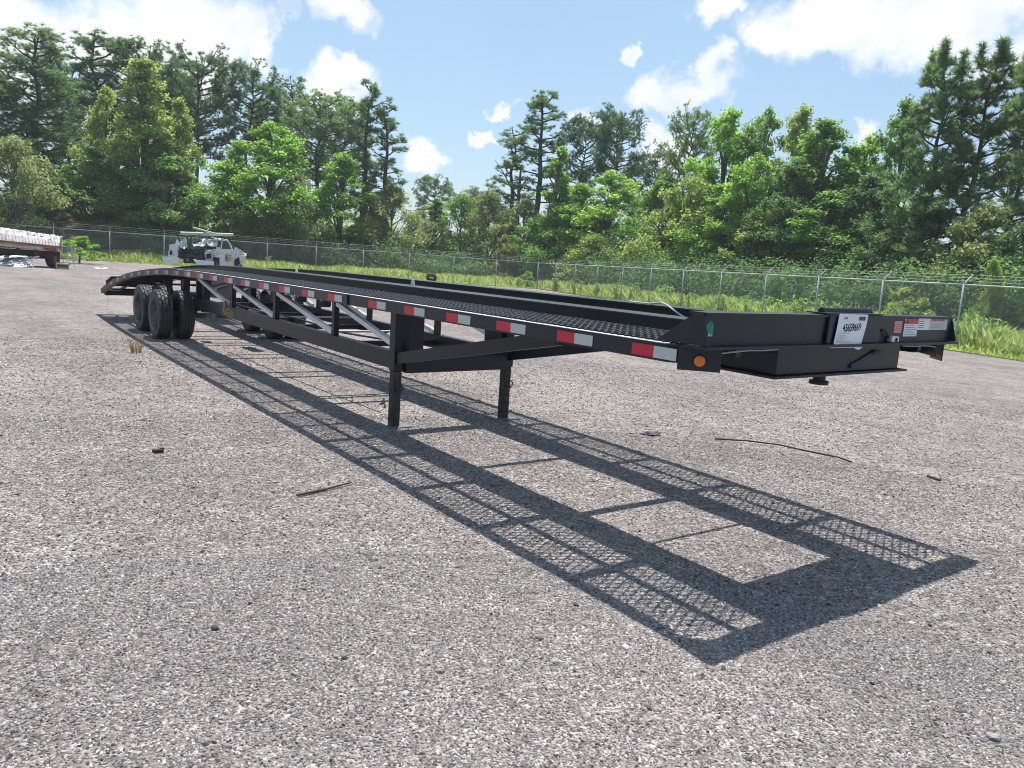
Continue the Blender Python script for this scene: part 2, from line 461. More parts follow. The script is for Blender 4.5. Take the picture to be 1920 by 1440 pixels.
class MB:
    def __init__(s):
        s.v = []
        s.f = []

    def add(s, vs, fs):
        k = len(s.v)
        s.v.extend([tuple(map(float, q)) for q in vs])
        s.f.extend([tuple(i + k for i in q) for q in fs])
        return s

    def box(s, x0, x1, y0, y1, z0, z1):
        vs = [(x0, y0, z0), (x1, y0, z0), (x1, y1, z0), (x0, y1, z0), (x0, y0, z1), (x1, y0, z1), (x1, y1, z1), (x0, y1, z1)]
        return s.add(vs, [(3, 2, 1, 0), (4, 5, 6, 7), (0, 1, 5, 4), (1, 2, 6, 5), (2, 3, 7, 6), (3, 0, 4, 7)])

    def bar(s, a, b, w, h, up=(0, 0, 1)):
        """box along a->b, w across, h along up"""
        a, b, up = R3(a, float), R3(b, float), R3(up, float)
        t = b - a
        t /= np.linalg.norm(t)
        x = np.cross(up, t); x /= np.linalg.norm(x)
        y = np.cross(t, x)
        vs = []
        for p in (a, b):
            for sx, sy in ((-1, -1), (1, -1), (1, 1), (-1, 1)):
                vs.append(p + x * (sx * w / 2) + y * (sy * h / 2))
        return s.add(vs, [(3, 2, 1, 0), (4, 5, 6, 7), (0, 1, 5, 4), (1, 2, 6, 5), (2, 3, 7, 6), (3, 0, 4, 7)])

    def tube(s, pts, r, n=8, cap=True):
        pts = [R3(p, float) for p in pts]
        rs = r if hasattr(r, '__len__') else [r] * len(pts)
        rings = []
        prev = None
        for i, p in enumerate(pts):
            t = pts[min(i + 1, len(pts) - 1)] - pts[max(i - 1, 0)]
            t /= np.linalg.norm(t) + 1e-12
            ref = R3([0, 0, 1.0]) if abs(t[2]) < 0.9 else R3([1.0, 0, 0])
            if prev is None:
                x = np.cross(ref, t)
            else:
                x = prev - t * (prev @ t)
            x /= np.linalg.norm(x) + 1e-12
            prev = x
            y = np.cross(t, x)
            rings.append([p + (x * math.cos(2 * PI * k / n) + y * math.sin(2 * PI * k / n)) * rs[i] for k in range(n)])
        vs = [q for rg in rings for q in rg]
        fs = []
        for i in range(len(rings) - 1):
            for k in range(n):
                fs.append((i * n + k, i * n + (k + 1) % n, (i + 1) * n + (k + 1) % n, (i + 1) * n + k))
        if cap:
            fs.append(tuple(range(n - 1, -1, -1)))
            fs.append(tuple((len(rings) - 1) * n + k for k in range(n)))
        return s.add(vs, fs)

    def lathe_y(s, prof, c, n=40, closed=True):
        """profile of (radius, y offset) turned about the y axis through c"""
        vs = []
        m_ = len(prof)
        for k in range(n):
            a = 2 * PI * k / n
            for r, y in prof:
                vs.append((c[0] + r * math.cos(a), c[1] + y, c[2] + r * math.sin(a)))
        fs = []
        for k in range(n):
            for j in range(m_ if closed else m_ - 1):
                a, b = k * m_ + j, k * m_ + (j + 1) % m_
                c2, d = ((k + 1) % n) * m_ + (j + 1) % m_, ((k + 1) % n) * m_ + j
                fs.append((a, b, c2, d))
        return s.add(vs, fs)

    def prism(s, poly, d):
        """polygon (list of 3D points) pushed along vector d"""
        n = len(poly)
        p = [R3(q, float) for q in poly]
        d = R3(d, float)
        vs = p + [q + d for q in p]
        fs = [tuple(range(n - 1, -1, -1)), tuple(range(n, 2 * n))]
        for i in range(n):
            j = (i + 1) % n
            fs.append((i, j, n + j, n + i))
        return s.add(vs, fs)

    def sweep(s, section, path):
        """closed section [(y, z)] carried along path [(x, zoff)]"""
        n = len(section)
        vs = []
        for x, z in path:
            for y, zz in section:
                vs.append((x, y, z + zz))
        fs = []
        for i in range(len(path) - 1):
            for k in range(n):
                fs.append((i * n + k, i * n + (k + 1) % n, (i + 1) * n + (k + 1) % n, (i + 1) * n + k))
        fs.append(tuple(range(n - 1, -1, -1)))
        fs.append(tuple((len(path) - 1) * n + k for k in range(n)))
        return s.add(vs, fs)

    def mesh(s, name, org=(0, 0, 0), smooth=False):
        me = bpy.data.meshes.new(name)
        o = R3(org, float)
        me.from_pydata([tuple(R3(v) - o) for v in s.v], [], s.f)
        import bmesh
        bm = bmesh.new(); bm.from_mesh(me)
        bmesh.ops.recalc_face_normals(bm, faces=bm.faces)
        bm.to_mesh(me); bm.free()
        if smooth:
            me.shade_smooth()
            if smooth == 'angle':
                me.set_sharp_from_angle(angle=math.radians(45))
        me.update()
        return me

    def build(s, name, mat, parent=None, org=None, smooth=False, bevel=0.0):
        if org is None:
            org = ORG.get(parent.name, (0, 0, 0)) if parent else (0, 0, 0)
        me = s.mesh(name, org, smooth)
        me.materials.append(mat)
        o = bpy.data.objects.new(name, me)
        COL.objects.link(o)
        if parent:
            o.parent = parent
        ORG[o.name] = org
        if bevel:
            bv = o.modifiers.new('edge', 'BEVEL')
            bv.width = bevel
            bv.segments = 1
            bv.limit_method = 'ANGLE'
        return o


def fast_mesh(name, verts, faces):
    verts = np.asarray(verts, np.float32)
    faces = np.asarray(faces, np.int32)
    me = bpy.data.meshes.new(name)
    k = faces.shape[1]
    me.vertices.add(len(verts)); me.vertices.foreach_set('co', verts.ravel())
    me.loops.add(faces.size); me.loops.foreach_set('vertex_index', faces.ravel())
    me.polygons.add(len(faces))
    me.polygons.foreach_set('loop_start', np.arange(0, faces.size, k, dtype=np.int32))
    me.update(calc_edges=True)
    return me


def linkmesh(name, me, mat, parent=None):
    o = bpy.data.objects.new(name, me)
    COL.objects.link(o)
    if parent:
        o.parent = parent
    if not me.materials:
        me.materials.append(mat)
    elif me.materials[0] is not mat:
        o.material_slots[0].link = 'OBJECT'
        o.material_slots[0].material = mat
    return o


def text_mesh(body, size, bold=0.004):
    cu = bpy.data.curves.new('print', 'FONT')
    cu.body = body
    cu.size = size
    cu.offset = bold * size
    cu.align_x = 'CENTER'; cu.align_y = 'CENTER'
    o = bpy.data.objects.new('print', cu)
    COL.objects.link(o)
    dg = bpy.context.evaluated_depsgraph_get()
    me = bpy.data.meshes.new_from_object(o.evaluated_get(dg))
    bpy.data.objects.remove(o)
    bpy.data.curves.remove(cu)
    return me


# ------------------------------------------------------------------ the ground
FA, FB, FC = R3([-51.944, 6.513]), R3([-42.032, 32.574]), R3([-8.868, 23.013])      # fence: left end, corner, right end
FA0 = FA + (FA - FB) / 9 * 6          # it runs on beyond both sides of the frame
FC1 = FC + (FC - FB) / 11 * 5


def build_ground():
    g = MB()
    g.add([(-600, -600, 0), (600, -600, 0), (600, 600, 0), (-600, 600, 0)], [(0, 1, 2, 3)])
    o = g.build('gravel_yard', M['gravel']); tag(o, kind='structure')
    # grassy ground from just before the fence back under the trees, with a ragged edge
    rng = np.random.default_rng(5)
    def off(a, b, d):
        t = (b - a) / np.linalg.norm(b - a)
        n = R3([-t[1], t[0]])
        return n * d
    nL = off(FA, FB, -1.0); nL = nL if nL @ (R3([2.4, -3.0]) - FA) > 0 else -nL
    nR = off(FB, FC, -1.0); nR = nR if nR @ (R3([2.4, -3.0]) - FC) > 0 else -nR
    edge = []
    for t in np.linspace(0, 1, 60):
        p = FA0 + (FB - FA0) * t
        k = 0.9 if t < 0.55 else 0.9 - 0.9 * (t - 0.55) / 0.45
        edge.append(p + nL * (k + rng.normal() * 0.12))
    for t in np.linspace(0.03, 1, 60):
        p = FB + (FC1 - FB) * t
        k = 0.1 + 0.9 * min(1, t / 0.4)
        edge.append(p + nR * (k + rng.normal() * 0.10))
    vs = [(*p, 0.012) for p in edge]
    far = []
    for p in edge:
        q = p - R3([2.4, -3.0]); q = p + q / np.linalg.norm(q) * 400
        far.append((*q, 0.012))
    n = len(vs)
    b = MB()
    b.add(vs + far, [(i, i + 1, n + i + 1, n + i) for i in range(n - 1)])
    o = b.build('grass_verge_soil', M['dirt']); tag(o, kind='structure')


build_ground()


# ------------------------------------------------------------------ loose stones on the gravel (near the viewer)
def build_stones():
    rng = np.random.default_rng(11)
    protos = []
    import bmesh
    for k in range(4):
        bm = bmesh.new()
        bmesh.ops.create_icosphere(bm, subdivisions=1, radius=1.0)
        for v in bm.verts:
            j = 0.65 + 0.55 * rng.random()
            v.co = Vector((v.co.x * j * (1.1 + 0.3 * rng.random()), v.co.y * j * 0.9, v.co.z * j * 0.62))
        me = bpy.data.meshes.new('stone')
        bm.to_mesh(me); bm.free()
        me.materials.append(M['stone'])
        protos.append(me)
    dk = protos[0].copy()
    dk.materials.clear(); dk.materials.append(M['darkstone'])
    protos.append(dk)
    # scatter: dense near the camera, thinning out with distance
    pts, scl = [], []
    base = math.atan2(FWD[1], FWD[0])
    for n_, r0, r1, s0, s1 in ((150000, 1.6, 4.2, 0.0030, 0.0074), (120000, 3.6, 8.0, 0.0040, 0.0090), (50000, 7.0, 14.0, 0.006, 0.013), (1100, 1.8, 16, 0.009, 0.017), (70, 2.2, 18, 0.015, 0.026), (2600, 1.8, 15, 0.006, 0.014)):
        a = base + (rng.random(n_) - 0.5) * 1.75
        r = np.sqrt(rng.random(n_) * (r1 ** 2 - r0 ** 2) + r0 ** 2)
        p = np.stack([CAM[0] + r * np.cos(a), CAM[1] + r * np.sin(a), np.zeros(n_)], 1)
        s = s0 + (s1 - s0) * rng.random(n_) ** 2
        p[:, 2] = s * 0.15
        pts.append(p); scl.append(s)
    pts = np.concatenate(pts); scl = np.concatenate(scl)
    me = bpy.data.meshes.new('loose_stones')
    me.vertices.add(len(pts)); me.vertices.foreach_set('co', pts.astype(np.float32).ravel())
    at1 = me.attributes.new('scl', 'FLOAT', 'POINT'); at1.data.foreach_set('value', scl.astype(np.float32))
    rot = np.stack([rng.normal(size=len(pts)) * 0.3, rng.normal(size=len(pts)) * 0.3, rng.random(len(pts)) * 6.28], 1)
    at2 = me.attributes.new('rot', 'FLOAT_VECTOR', 'POINT'); at2.data.foreach_set('vector', rot.astype(np.float32).ravel())
    at3 = me.attributes.new('pick', 'INT', 'POINT'); pk = rng.integers(0, 4, len(pts)); pk[-2600:] = 4; at3.data.foreach_set('value', pk.astype(np.int32))
    me.update()
    o = bpy.data.objects.new('loose_stones', me)
    COL.objects.link(o)
    tag(o, kind='stuff')
    ng = bpy.data.node_groups.new('stone_scatter', 'GeometryNodeTree')
    ng.interface.new_socket('Geometry', in_out='INPUT', socket_type='NodeSocketGeometry')
    ng.interface.new_socket('Geometry', in_out='OUTPUT', socket_type='NodeSocketGeometry')
    gi, go = ng.nodes.new('NodeGroupInput'), ng.nodes.new('NodeGroupOutput')
    iop = ng.nodes.new('GeometryNodeInstanceOnPoints')
    g2i = ng.nodes.new('GeometryNodeGeometryToInstance')
    L = ng.links.new
    for me_ in reversed(protos):
        po = bpy.data.objects.new('stone_shape', me_)       # never linked to the scene: only a shape for the scatter
        oi = ng.nodes.new('GeometryNodeObjectInfo')
        oi.inputs['Object'].default_value = po
        L(oi.outputs['Geometry'], g2i.inputs[0])
    def attr(nm, typ):
        n = ng.nodes.new('GeometryNodeInputNamedAttribute'); n.data_type = typ
        n.inputs['Name'].default_value = nm
        return n.outputs[0]
    L(gi.outputs[0], iop.inputs['Points'])
    L(g2i.outputs[0], iop.inputs['Instance'])
    iop.inputs['Pick Instance'].default_value = True
    L(attr('pick', 'INT'), iop.inputs['Instance Index'])
    L(attr('rot', 'FLOAT_VECTOR'), iop.inputs['Rotation'])
    L(attr('scl', 'FLOAT'), iop.inputs['Scale'])
    L(iop.outputs[0], go.inputs[0])
    md = o.modifiers.new('scatter', 'NODES'); md.node_group = ng


build_stones()



# ------------------------------------------------------------------ chain link fence
def build_fence():
    A, B, C = FA0, FB, FC1
    org = (float(B[0]), float(B[1]), 0)
    root = thing('chain_link_fence', org, 'galvanised chain link fence with barbed wire running round the gravel yard', 'fence')
    ORG[root.name] = org
    def top(p):
        # the ground lifts a little towards the right
        t = np.clip((p[0] + 52) / 43, 0, 1)
        return 1.79 + 0.225 * t
    cen = R3([2.4, -3.0])
    def seg(a, b, n, slant):
        t = (b - a) / np.linalg.norm(b - a)
        out = R3([-t[1], t[0]]); out = out if out @ (cen - a) < 0 else -out
        P_ = [a + (b - a) * i / n for i in range(n + 1)]
        return P_, t, out
    sL, sR = seg(A, B, 15, 0), seg(B, C, 16, 1)
    rng = random.Random(3)
    first = True
    for (ps, t, out), left in ((sL, True), (sR, False)):
        for i, p in enumerate(ps):
            if not left and i == 0:
                continue
            h = top(p)
            lean = R3([rng.gauss(0, 0.012), rng.gauss(0, 0.012)])
            q = p + lean
            r = 0.042 if (i == len(ps) - 1 and left) else 0.030
            mb = MB(); mb.tube([(*p, -0.05), (*q, h + 0.03)], r, 8)
            po = mb.build('post', M['galv'], root, org=org, smooth=True)
            mb = MB(); mb.tube([(*q, h + 0.02), (*q, h + 0.075)], [r * 1.25, r * 0.7], 8); mb.build('post_cap', M['galv'], po, org=org)
            # arm for the barbed wire, tilted outward along the right hand run
            if left:
                e = q + out * 0.12; eh = h + 0.36
            else:
                e = q + out * 0.33 + t * 0.0; eh = h + 0.33
            mb = MB(); mb.bar((*q, h + 0.03), (*e, eh), 0.028, 0.022, (t[0], t[1], 0)); mb.build('barb_arm', M['galv'], po, org=org)
        # top rail
        for a, b in zip(ps[:-1], ps[1:]):
            mb = MB(); mb.tube([(*a, top(a)), (*b, top(b))], 0.024, 8); mb.build('top_rail', M['galv'], root, org=org, smooth=True)
        # three strands of barbed wire
        for k in range(3):
            s = (k + 1) / 3.1
            mb = MB()
            pts = []
            for i, p in enumerate(ps):
                h = top(p)
                o_ = out * (0.12 if left else 0.33) * s
                pts.append((*(p + o_), h + 0.03 + (0.33 if left else 0.30) * s))
            for a, b in zip(pts[:-1], pts[1:]):
                mid = (R3(a) + R3(b)) / 2 - R3([0, 0, 0.015])
                mb.tube([a, tuple(mid), b], 0.0034, 4, cap=False)
                for u in np.arange(0.05, 1, 0.06):
                    c = R3(a) * (1 - u) + R3(b) * u - R3([0, 0, 0.06 * u * (1 - u)])
                    mb.bar(c - R3([out[0] * .02, out[1] * .02, 0.02]), c + R3([out[0] * .02, out[1] * .02, 0.02]), 0.0035, 0.0035, (t[0], t[1], 0))
            mb.build('barbed_wire', M['galv'], root, org=org)
        # woven mesh, one sheet per bay
        for a, b in zip(ps[:-1], ps[1:]):
            ln = np.linalg.norm(b - a)
            S = 0.105
            h = min(top(a), top(b)) - 0.02
            n = int((ln + h) / S) + 1
            vs, fs = [], []
            wr = 0.0023
            for sgn in (1, -1):
                for i in range(n):
                    u0 = i * S - h if sgn > 0 else i * S
                    u1 = u0 + h if sgn > 0 else u0 - h
                    z0, z1 = 0.03, 0.03 + h
                    # clip to the bay
                    def cl(ua, za, ub, zb):
                        res = []
                        for (u, z, u2, z2) in ((ua, za, ub, zb), (ub, zb, ua, za)):
                            if u < 0: z = z + (0 - u) / (u2 - u) * (z2 - z); u = 0
                            elif u > ln: z = z + (ln - u) / (u2 - u) * (z2 - z); u = ln
                            res.append((u, z))
                        return res
                    if max(u0, u1) <= 0.01 or min(u0, u1) >= ln - 0.01:
                        continue
                    (ua, za), (ub, zb) = cl(u0, z0, u1, z1)
                    k = len(vs)
                    d = R3([ub - ua, zb - za]); L_ = np.linalg.norm(d)
                    if L_ < 0.03: continue
                    d /= L_; nn = R3([-d[1], d[0]])
                    for (u, z) in ((ua, za), (ub, zb)):
                        p = a + t * u + out * (0.0025 * sgn)
                        for du, dn in ((nn * wr, 0), (-nn * wr * 0.5, wr), (-nn * wr * 0.5, -wr)):
                            q = p + t * du[0] + out * dn
                            vs.append((q[0] - org[0], q[1] - org[1], z + du[1]))
                    fs += [(k, k + 1, k + 4, k + 3), (k + 1, k + 2, k + 5, k + 4), (k + 2, k, k + 3, k + 5)]
            me = fast_mesh('chain_link', vs, fs)
            linkmesh('chain_link', me, M['galv'], root)


build_fence()


# ------------------------------------------------------------------ the car hauler trailer (X runs forward along it, Y across, near rail at Y=0)
W = 2.59
ROLL = 0.0100
_px = R3([-15.65, -15.3, -14.94, -14.2, -13.16, -12.3, -11.44, -10.6, -9.6, -8.5, -6.0, -0.1, 0.3])
_pz = R3([0.515, 0.60, 0.672, 0.815, 0.965, 1.055, 1.122, 1.174, 1.213, 1.236, 1.262, 1.304, 1.307])
_gx = np.linspace(-15.65, 0.3, 640)
_gz = np.interp(_gx, _px, _pz)
_k = np.hanning(41); _k /= _k.sum()
_gs = np.convolve(np.pad(_gz, 20, mode='reflect', reflect_type='odd'), _k, 'valid')


def zp(x):
    return float(np.interp(x, _gx, _gs))


def lpath(x0, x1, dz=0.0, n=None):
    n = n or max(2, int(abs(x1 - x0) / 0.3) + 2)
    return [(x, zp(x) + dz) for x in np.linspace(x0, x1, n)]


TR = thing('car_hauler_trailer', (-8.0, W / 2, 0.0), 'long black open deck car hauler trailer with red and white tape along its rail', 'trailer')
TR.rotation_euler = (ROLL, 0, 0)
ORG[TR.name] = (-8.0, W / 2, 0.0)


def gz0(y):
    """height in the trailer's own frame that touches the ground at y"""
    return -ROLL * (y - W / 2)


def P(mb, name, mat, parent=TR, **kw):
    return mb.build(name, M[mat], parent, org=(-8.0, W / 2, 0.0), **kw)


mir = lambda y: W - y

# side rails: a channel with lips, front length and rear length butted at the joint
for side in (0, 1):
    fy = (lambda y: y) if side == 0 else mir
    sec = [(0, 0), (0, -0.09), (0.075, -0.09), (0.075, -0.082), (0.009, -0.082), (0.009, -0.009), (0.075, -0.009), (0.075, 0)]
    sec = [(fy(y), z) for y, z in sec]
    mb = MB()
    mb.sweep(sec, lpath(-3.905, -0.20))
    P(mb, 'side_rail', 'black')
    mb = MB(); mb.sweep(sec, lpath(-9.1, -3.915)); P(mb, 'side_rail', 'black')
    mb = MB(); mb.sweep(sec, lpath(-15.6, -9.11, n=60)); P(mb, 'side_rail', 'dustblack')
    # joint plate
    mb = MB(); z = zp(-3.91); mb.box(-3.95, -3.87, min(fy(-0.004), fy(-0.012)), max(fy(-0.004), fy(-0.012)), z - 0.10, z - 0.004)
    P(mb, 'joint_plate', 'black')
    # rail end wraps round the cut corner to the front
    mb = MB()
    z = zp(-0.2)
    c = [(-0.195, fy(0.0)), (-0.005, fy(0.17)), (-0.012, fy(0.18)), (-0.195, fy(0.012))]
    mb.prism([(x, y, z - 0.09) for x, y in c], (0, 0, 0.09))
    P(mb, 'corner_plate', 'black')

# conspicuity tape on the near rail: red and white pieces every two feet
T_ = 0.6096
xs = [(-0.434 - n * T_, False) for n in range(6)] + [(-4.30 - n * T_, n >= 9) for n in range(18)]
_tape = {}
for x0, dusty in xs:
    for k, (a, b, c_) in enumerate(((x0, x0 + 0.152, 'red'), (x0 + 0.153, x0 + 0.305, 'white'))):
        if b > -0.1 or a < -15.5:
            continue
        if dusty:
            c_ = 'dust' + c_
        mb = MB()
        n = 2 if not dusty else 5
        sec = [(-0.0012, -0.078), (-0.0012, -0.018), (-0.0032, -0.018), (-0.0032, -0.078)]
        mb.sweep(sec, lpath(a, b, n=n))
        P(mb, 'reflective_tape', c_)

# pale strips painting the sun's gleam on the glossy rail top lips
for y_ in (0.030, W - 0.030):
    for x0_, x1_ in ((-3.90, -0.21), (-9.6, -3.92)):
        mb = MB(); mb.sweep([(y_ - 0.029, 0.0003), (y_ + 0.029, 0.0003), (y_ + 0.029, 0.003), (y_ - 0.029, 0.003)], lpath(x0_, x1_)); P(mb, 'lip_gleam_strip', 'galv')

# main beams (I section)
YB = 0.715
HB_ = 0.12
for side in (0, 1):
    fy = (lambda y: y) if side == 0 else mir
    h = HB_
    def isec(t, b):
        f = 0.012
        q = [(-h, t), (h, t), (h, t - f), (0.007, t - f), (0.007, b + f), (h, b + f), (h, b), (-h, b), (-h, b + f), (-0.007, b + f), (-0.007, t - f), (-h, t - f)]
        return [(fy(YB + y), z) for y, z in q]
    mb = MB(); mb.sweep(isec(0.088, -0.165), lpath(-9.6, -0.11)); P(mb, 'main_beam', 'black')
    # the beam drops in depth over the axles and down the tail
    mb = MB(); mb.sweep(isec(0.088, -0.10), lpath(-15.45, -9.602, n=50)); P(mb, 'tail_beam', 'black')
    # deck stringer
    mb = MB(); y0 = fy(0.352); mb.sweep([(y0 - 0.022, -0.052), (y0 + 0.022, -0.052), (y0 + 0.022, -0.006), (y0 - 0.022, -0.006)], lpath(-15.5, -0.03, n=70))
    P(mb, 'deck_stringer', 'black')

# outriggers between rail and beam
ox = [-0.90, -1.77, -2.65, -3.54, -4.18] + [-4.18 - 0.61 * k for k in range(1, 19)]
ops = {}
for i, x in enumerate(ox):
    wd = 0.075 if i < 5 else 0.045
    for side in (0, 1):
        a, b = (0.062, YB - 0.012) if side == 0 else (W - YB + 0.012, W - 0.062)
        z = zp(x)
        mb = MB()
        mb.prism([(x - wd / 2, a, z - 0.056), (x - wd / 2, b, z - 0.056), (x - wd / 2, b, z - 0.085 - (0.045 if side == 0 else 0)), (x - wd / 2, a, z - 0.08)] if side == 0 else
                 [(x - wd / 2, a, z - 0.056), (x - wd / 2, b, z - 0.056), (x - wd / 2, b, z - 0.08), (x - wd / 2, a, z - 0.085)], (wd, 0, 0))
        P(mb, 'outrigger', 'black')
# crossmembers in the open middle
for x, w_, dz in ((-1.07, 0.022, -0.12), (-1.67, 0.07, -0.13), (-2.93, 0.055, -0.13), (-4.21, 0.12, -0.13), (-6.03, 0.05, -0.13), (-7.88, 0.05, -0.13), (-9.6, 0.06, -0.10), (-10.7, 0.05, -0.07), (-11.9, 0.08, -0.05), (-13.1, 0.05, -0.05), (-14.2, 0.05, -0.05)):
    mb = MB(); z = zp(x) + dz
    mb.box(x - w_ / 2, x + w_ / 2, YB + 0.008, W - YB - 0.008, z - w_ * 0.8, z)
    P(mb, 'crossmember', 'black')


# expanded metal deck
def deck_grating(y0, y1, name='deck_grating'):
    S, LW = 0.054, 0.112
    n = int(15.1 / (S / 2))
    vs, fs = [], []
    ny = int(round((y1 - y0) / LW))
    LW = (y1 - y0) / ny
    def node(i, j):
        x = -0.16 - i * S / 2
        y = y0 + LW * (j + (0.5 if i % 2 else 0.0))
        return R3([x, min(y, y1), zp(x) + (0.015 if i % 2 else 0.006)])
    for i in range(n):
        for j in range(ny + 1):
            a = node(i, j)
            if a[1] > y1 - 1e-6 and i % 2:
                continue
            for jj in ((j, j - 1) if i % 2 == 0 else (j, j + 1)):
                if jj < 0 or jj > ny:
                    continue
                b = node(i + 1, jj)
                if abs(b[1] - a[1]) < 1e-4:
                    continue
                d = b - a
                nx = R3([-d[1], d[0], 0]); nx /= np.linalg.norm(nx)
                k = len(vs)
                up = R3([0.0022, 0, 0.005])
                for p in (a, b):
                    for s1, s2 in ((-1, -1), (1, -1), (1, 1), (-1, 1)):
                        vs.append(p + nx * 0.0022 * s1 + up * s2)
                fs += [(k, k + 1, k + 5, k + 4), (k + 1, k + 2, k + 6, k + 5), (k + 2, k + 3, k + 7, k + 6), (k + 3, k, k + 4, k + 7)]
    me = fast_mesh(name, R3(vs) - R3([-8.0, W / 2, 0.0]), fs)
    o = linkmesh(name, me, M['gratepaint'], TR)
    return o


deck_grating(0.040, YB - HB_ - 0.005)
deck_grating(W - YB + HB_ + 0.005, W - 0.040)

# truss under the deck on both sides: lower chord, uprights, diagonals with sun glint put into their pale colour
for side in (0, 1):
    fy = (lambda y: y) if side == 0 else mir
    ya, yb = sorted((fy(0.60), fy(0.685)))
    mb = MB(); mb.box(-11.0, -4.196, ya, yb, 0.565, 0.728); P(mb, 'lower_chord', 'black')
    for x in (-10.86, -9.06, -7.33, -5.545):
        mb = MB(); mb.box(x - 0.03, x + 0.03, ya + 0.012, yb - 0.012, 0.730, zp(x) - 0.167 if x > -9.6 else zp(x) - 0.102)
        P(mb, 'upright', 'black')
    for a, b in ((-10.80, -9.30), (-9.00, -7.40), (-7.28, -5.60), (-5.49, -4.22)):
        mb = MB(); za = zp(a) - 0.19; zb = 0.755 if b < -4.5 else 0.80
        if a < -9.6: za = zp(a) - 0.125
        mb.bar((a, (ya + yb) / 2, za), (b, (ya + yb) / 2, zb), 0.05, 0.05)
        P(mb, 'diagonal_brace', 'glintwhite')
    # wing brace from the leg up to the deck ahead of it
    y = fy(0.64)
    mb = MB(); mb.bar((-4.08, y, 0.675), (-1.75, y, 1.19 - 0.045), 0.06, 0.105); P(mb, 'wing_brace', 'black')
# chord crossties
for x in (-5.545, -7.33, -9.06, -10.86):
    mb = MB(); mb.box(x - 0.03, x + 0.03, 0.688, W - 0.688, 0.60, 0.66); P(mb, 'chord_tie', 'black')
for x0, x1 in ((-5.6, -7.3), (-7.36, -9.0)):
    mb = MB(); mb.bar((x0 - 0.4, 0.69, 0.715), (x0 - 0.4, W - 0.69, 0.715), 0.05, 0.02); P(mb, 'tie_strap', 'galv')

# landing legs
for side in (0, 1):
    fy = (lambda y: y) if side == 0 else mir
    yc = fy(0.64); g0 = gz0(yc)
    mb = MB(); mb.box(-4.193, -4.083, yc - 0.052, yc + 0.052, 0.55, zp(-4.14) - 0.167); leg = P(mb, 'landing_leg', 'black', bevel=0.006)
    mb = MB()
    mb.box(-4.182, -4.094, yc - 0.043, yc + 0.043, g0 + 0.012, 0.548)
    P(mb, 'inner_leg', 'rust', leg, bevel=0.006)
    mb = MB(); mb.box(-4.27, -4.01, yc - 0.14, yc + 0.14, g0, g0 + 0.012); P(mb, 'foot_plate', 'rim', leg)
    for k in range(4):
        mb = MB(); mb.tube([(-4.138, yc - 0.0435, 0.08 + 0.09 * k + g0), (-4.138, yc - 0.0455, 0.08 + 0.09 * k + g0)], 0.010, 10); P(mb, 'pin_hole', 'ink', leg)
        mb = MB(); mb.tube([(-4.0938, yc, 0.08 + 0.09 * k + g0), (-4.092, yc, 0.08 + 0.09 * k + g0)], 0.011, 10); P(mb, 'pin_hole', 'ink', leg)
    # locking pin with its ring
    mb = MB(); zz = 0.36 if side == 0 else 0.345
    mb.tube([(-4.095, yc + 0.0, zz), (-4.035, yc, zz)], 0.011, 8)
    ring = [(-4.055 + 0.03 * math.sin(t), yc + 0.018 * math.sin(t), zz + 0.035 + 0.032 * math.cos(t)) for t in np.linspace(0, 5.2, 12)]
    mb.tube(ring, 0.007, 6)
    P(mb, 'locking_pin', 'darkpart', leg)
    # gusset plate beside the leg
    a, b = sorted((fy(0.694), fy(0.93)))
    mb = MB(); mb.box(-4.15, -4.135, a, b, 0.70, zp(-4.1) - 0.13); P(mb, 'leg_gusset', 'black')
    # corner gusset at the far end of the leg beam
    mb = MB(); yy = fy(0.70); s_ = 1 if side == 0 else -1
    mb.prism([(-4.02, yy, 0.70), (-4.02, yy + s_ * 0.16, 0.70), (-4.02, yy, 0.90)], (0.012, 0, 0)); P(mb, 'corner_gusset', 'black')
mb = MB(); mb.box(-4.13, -4.03, 0.694, W - 0.694, 0.535, 0.698); P(mb, 'leg_beam', 'black', bevel=0.006)

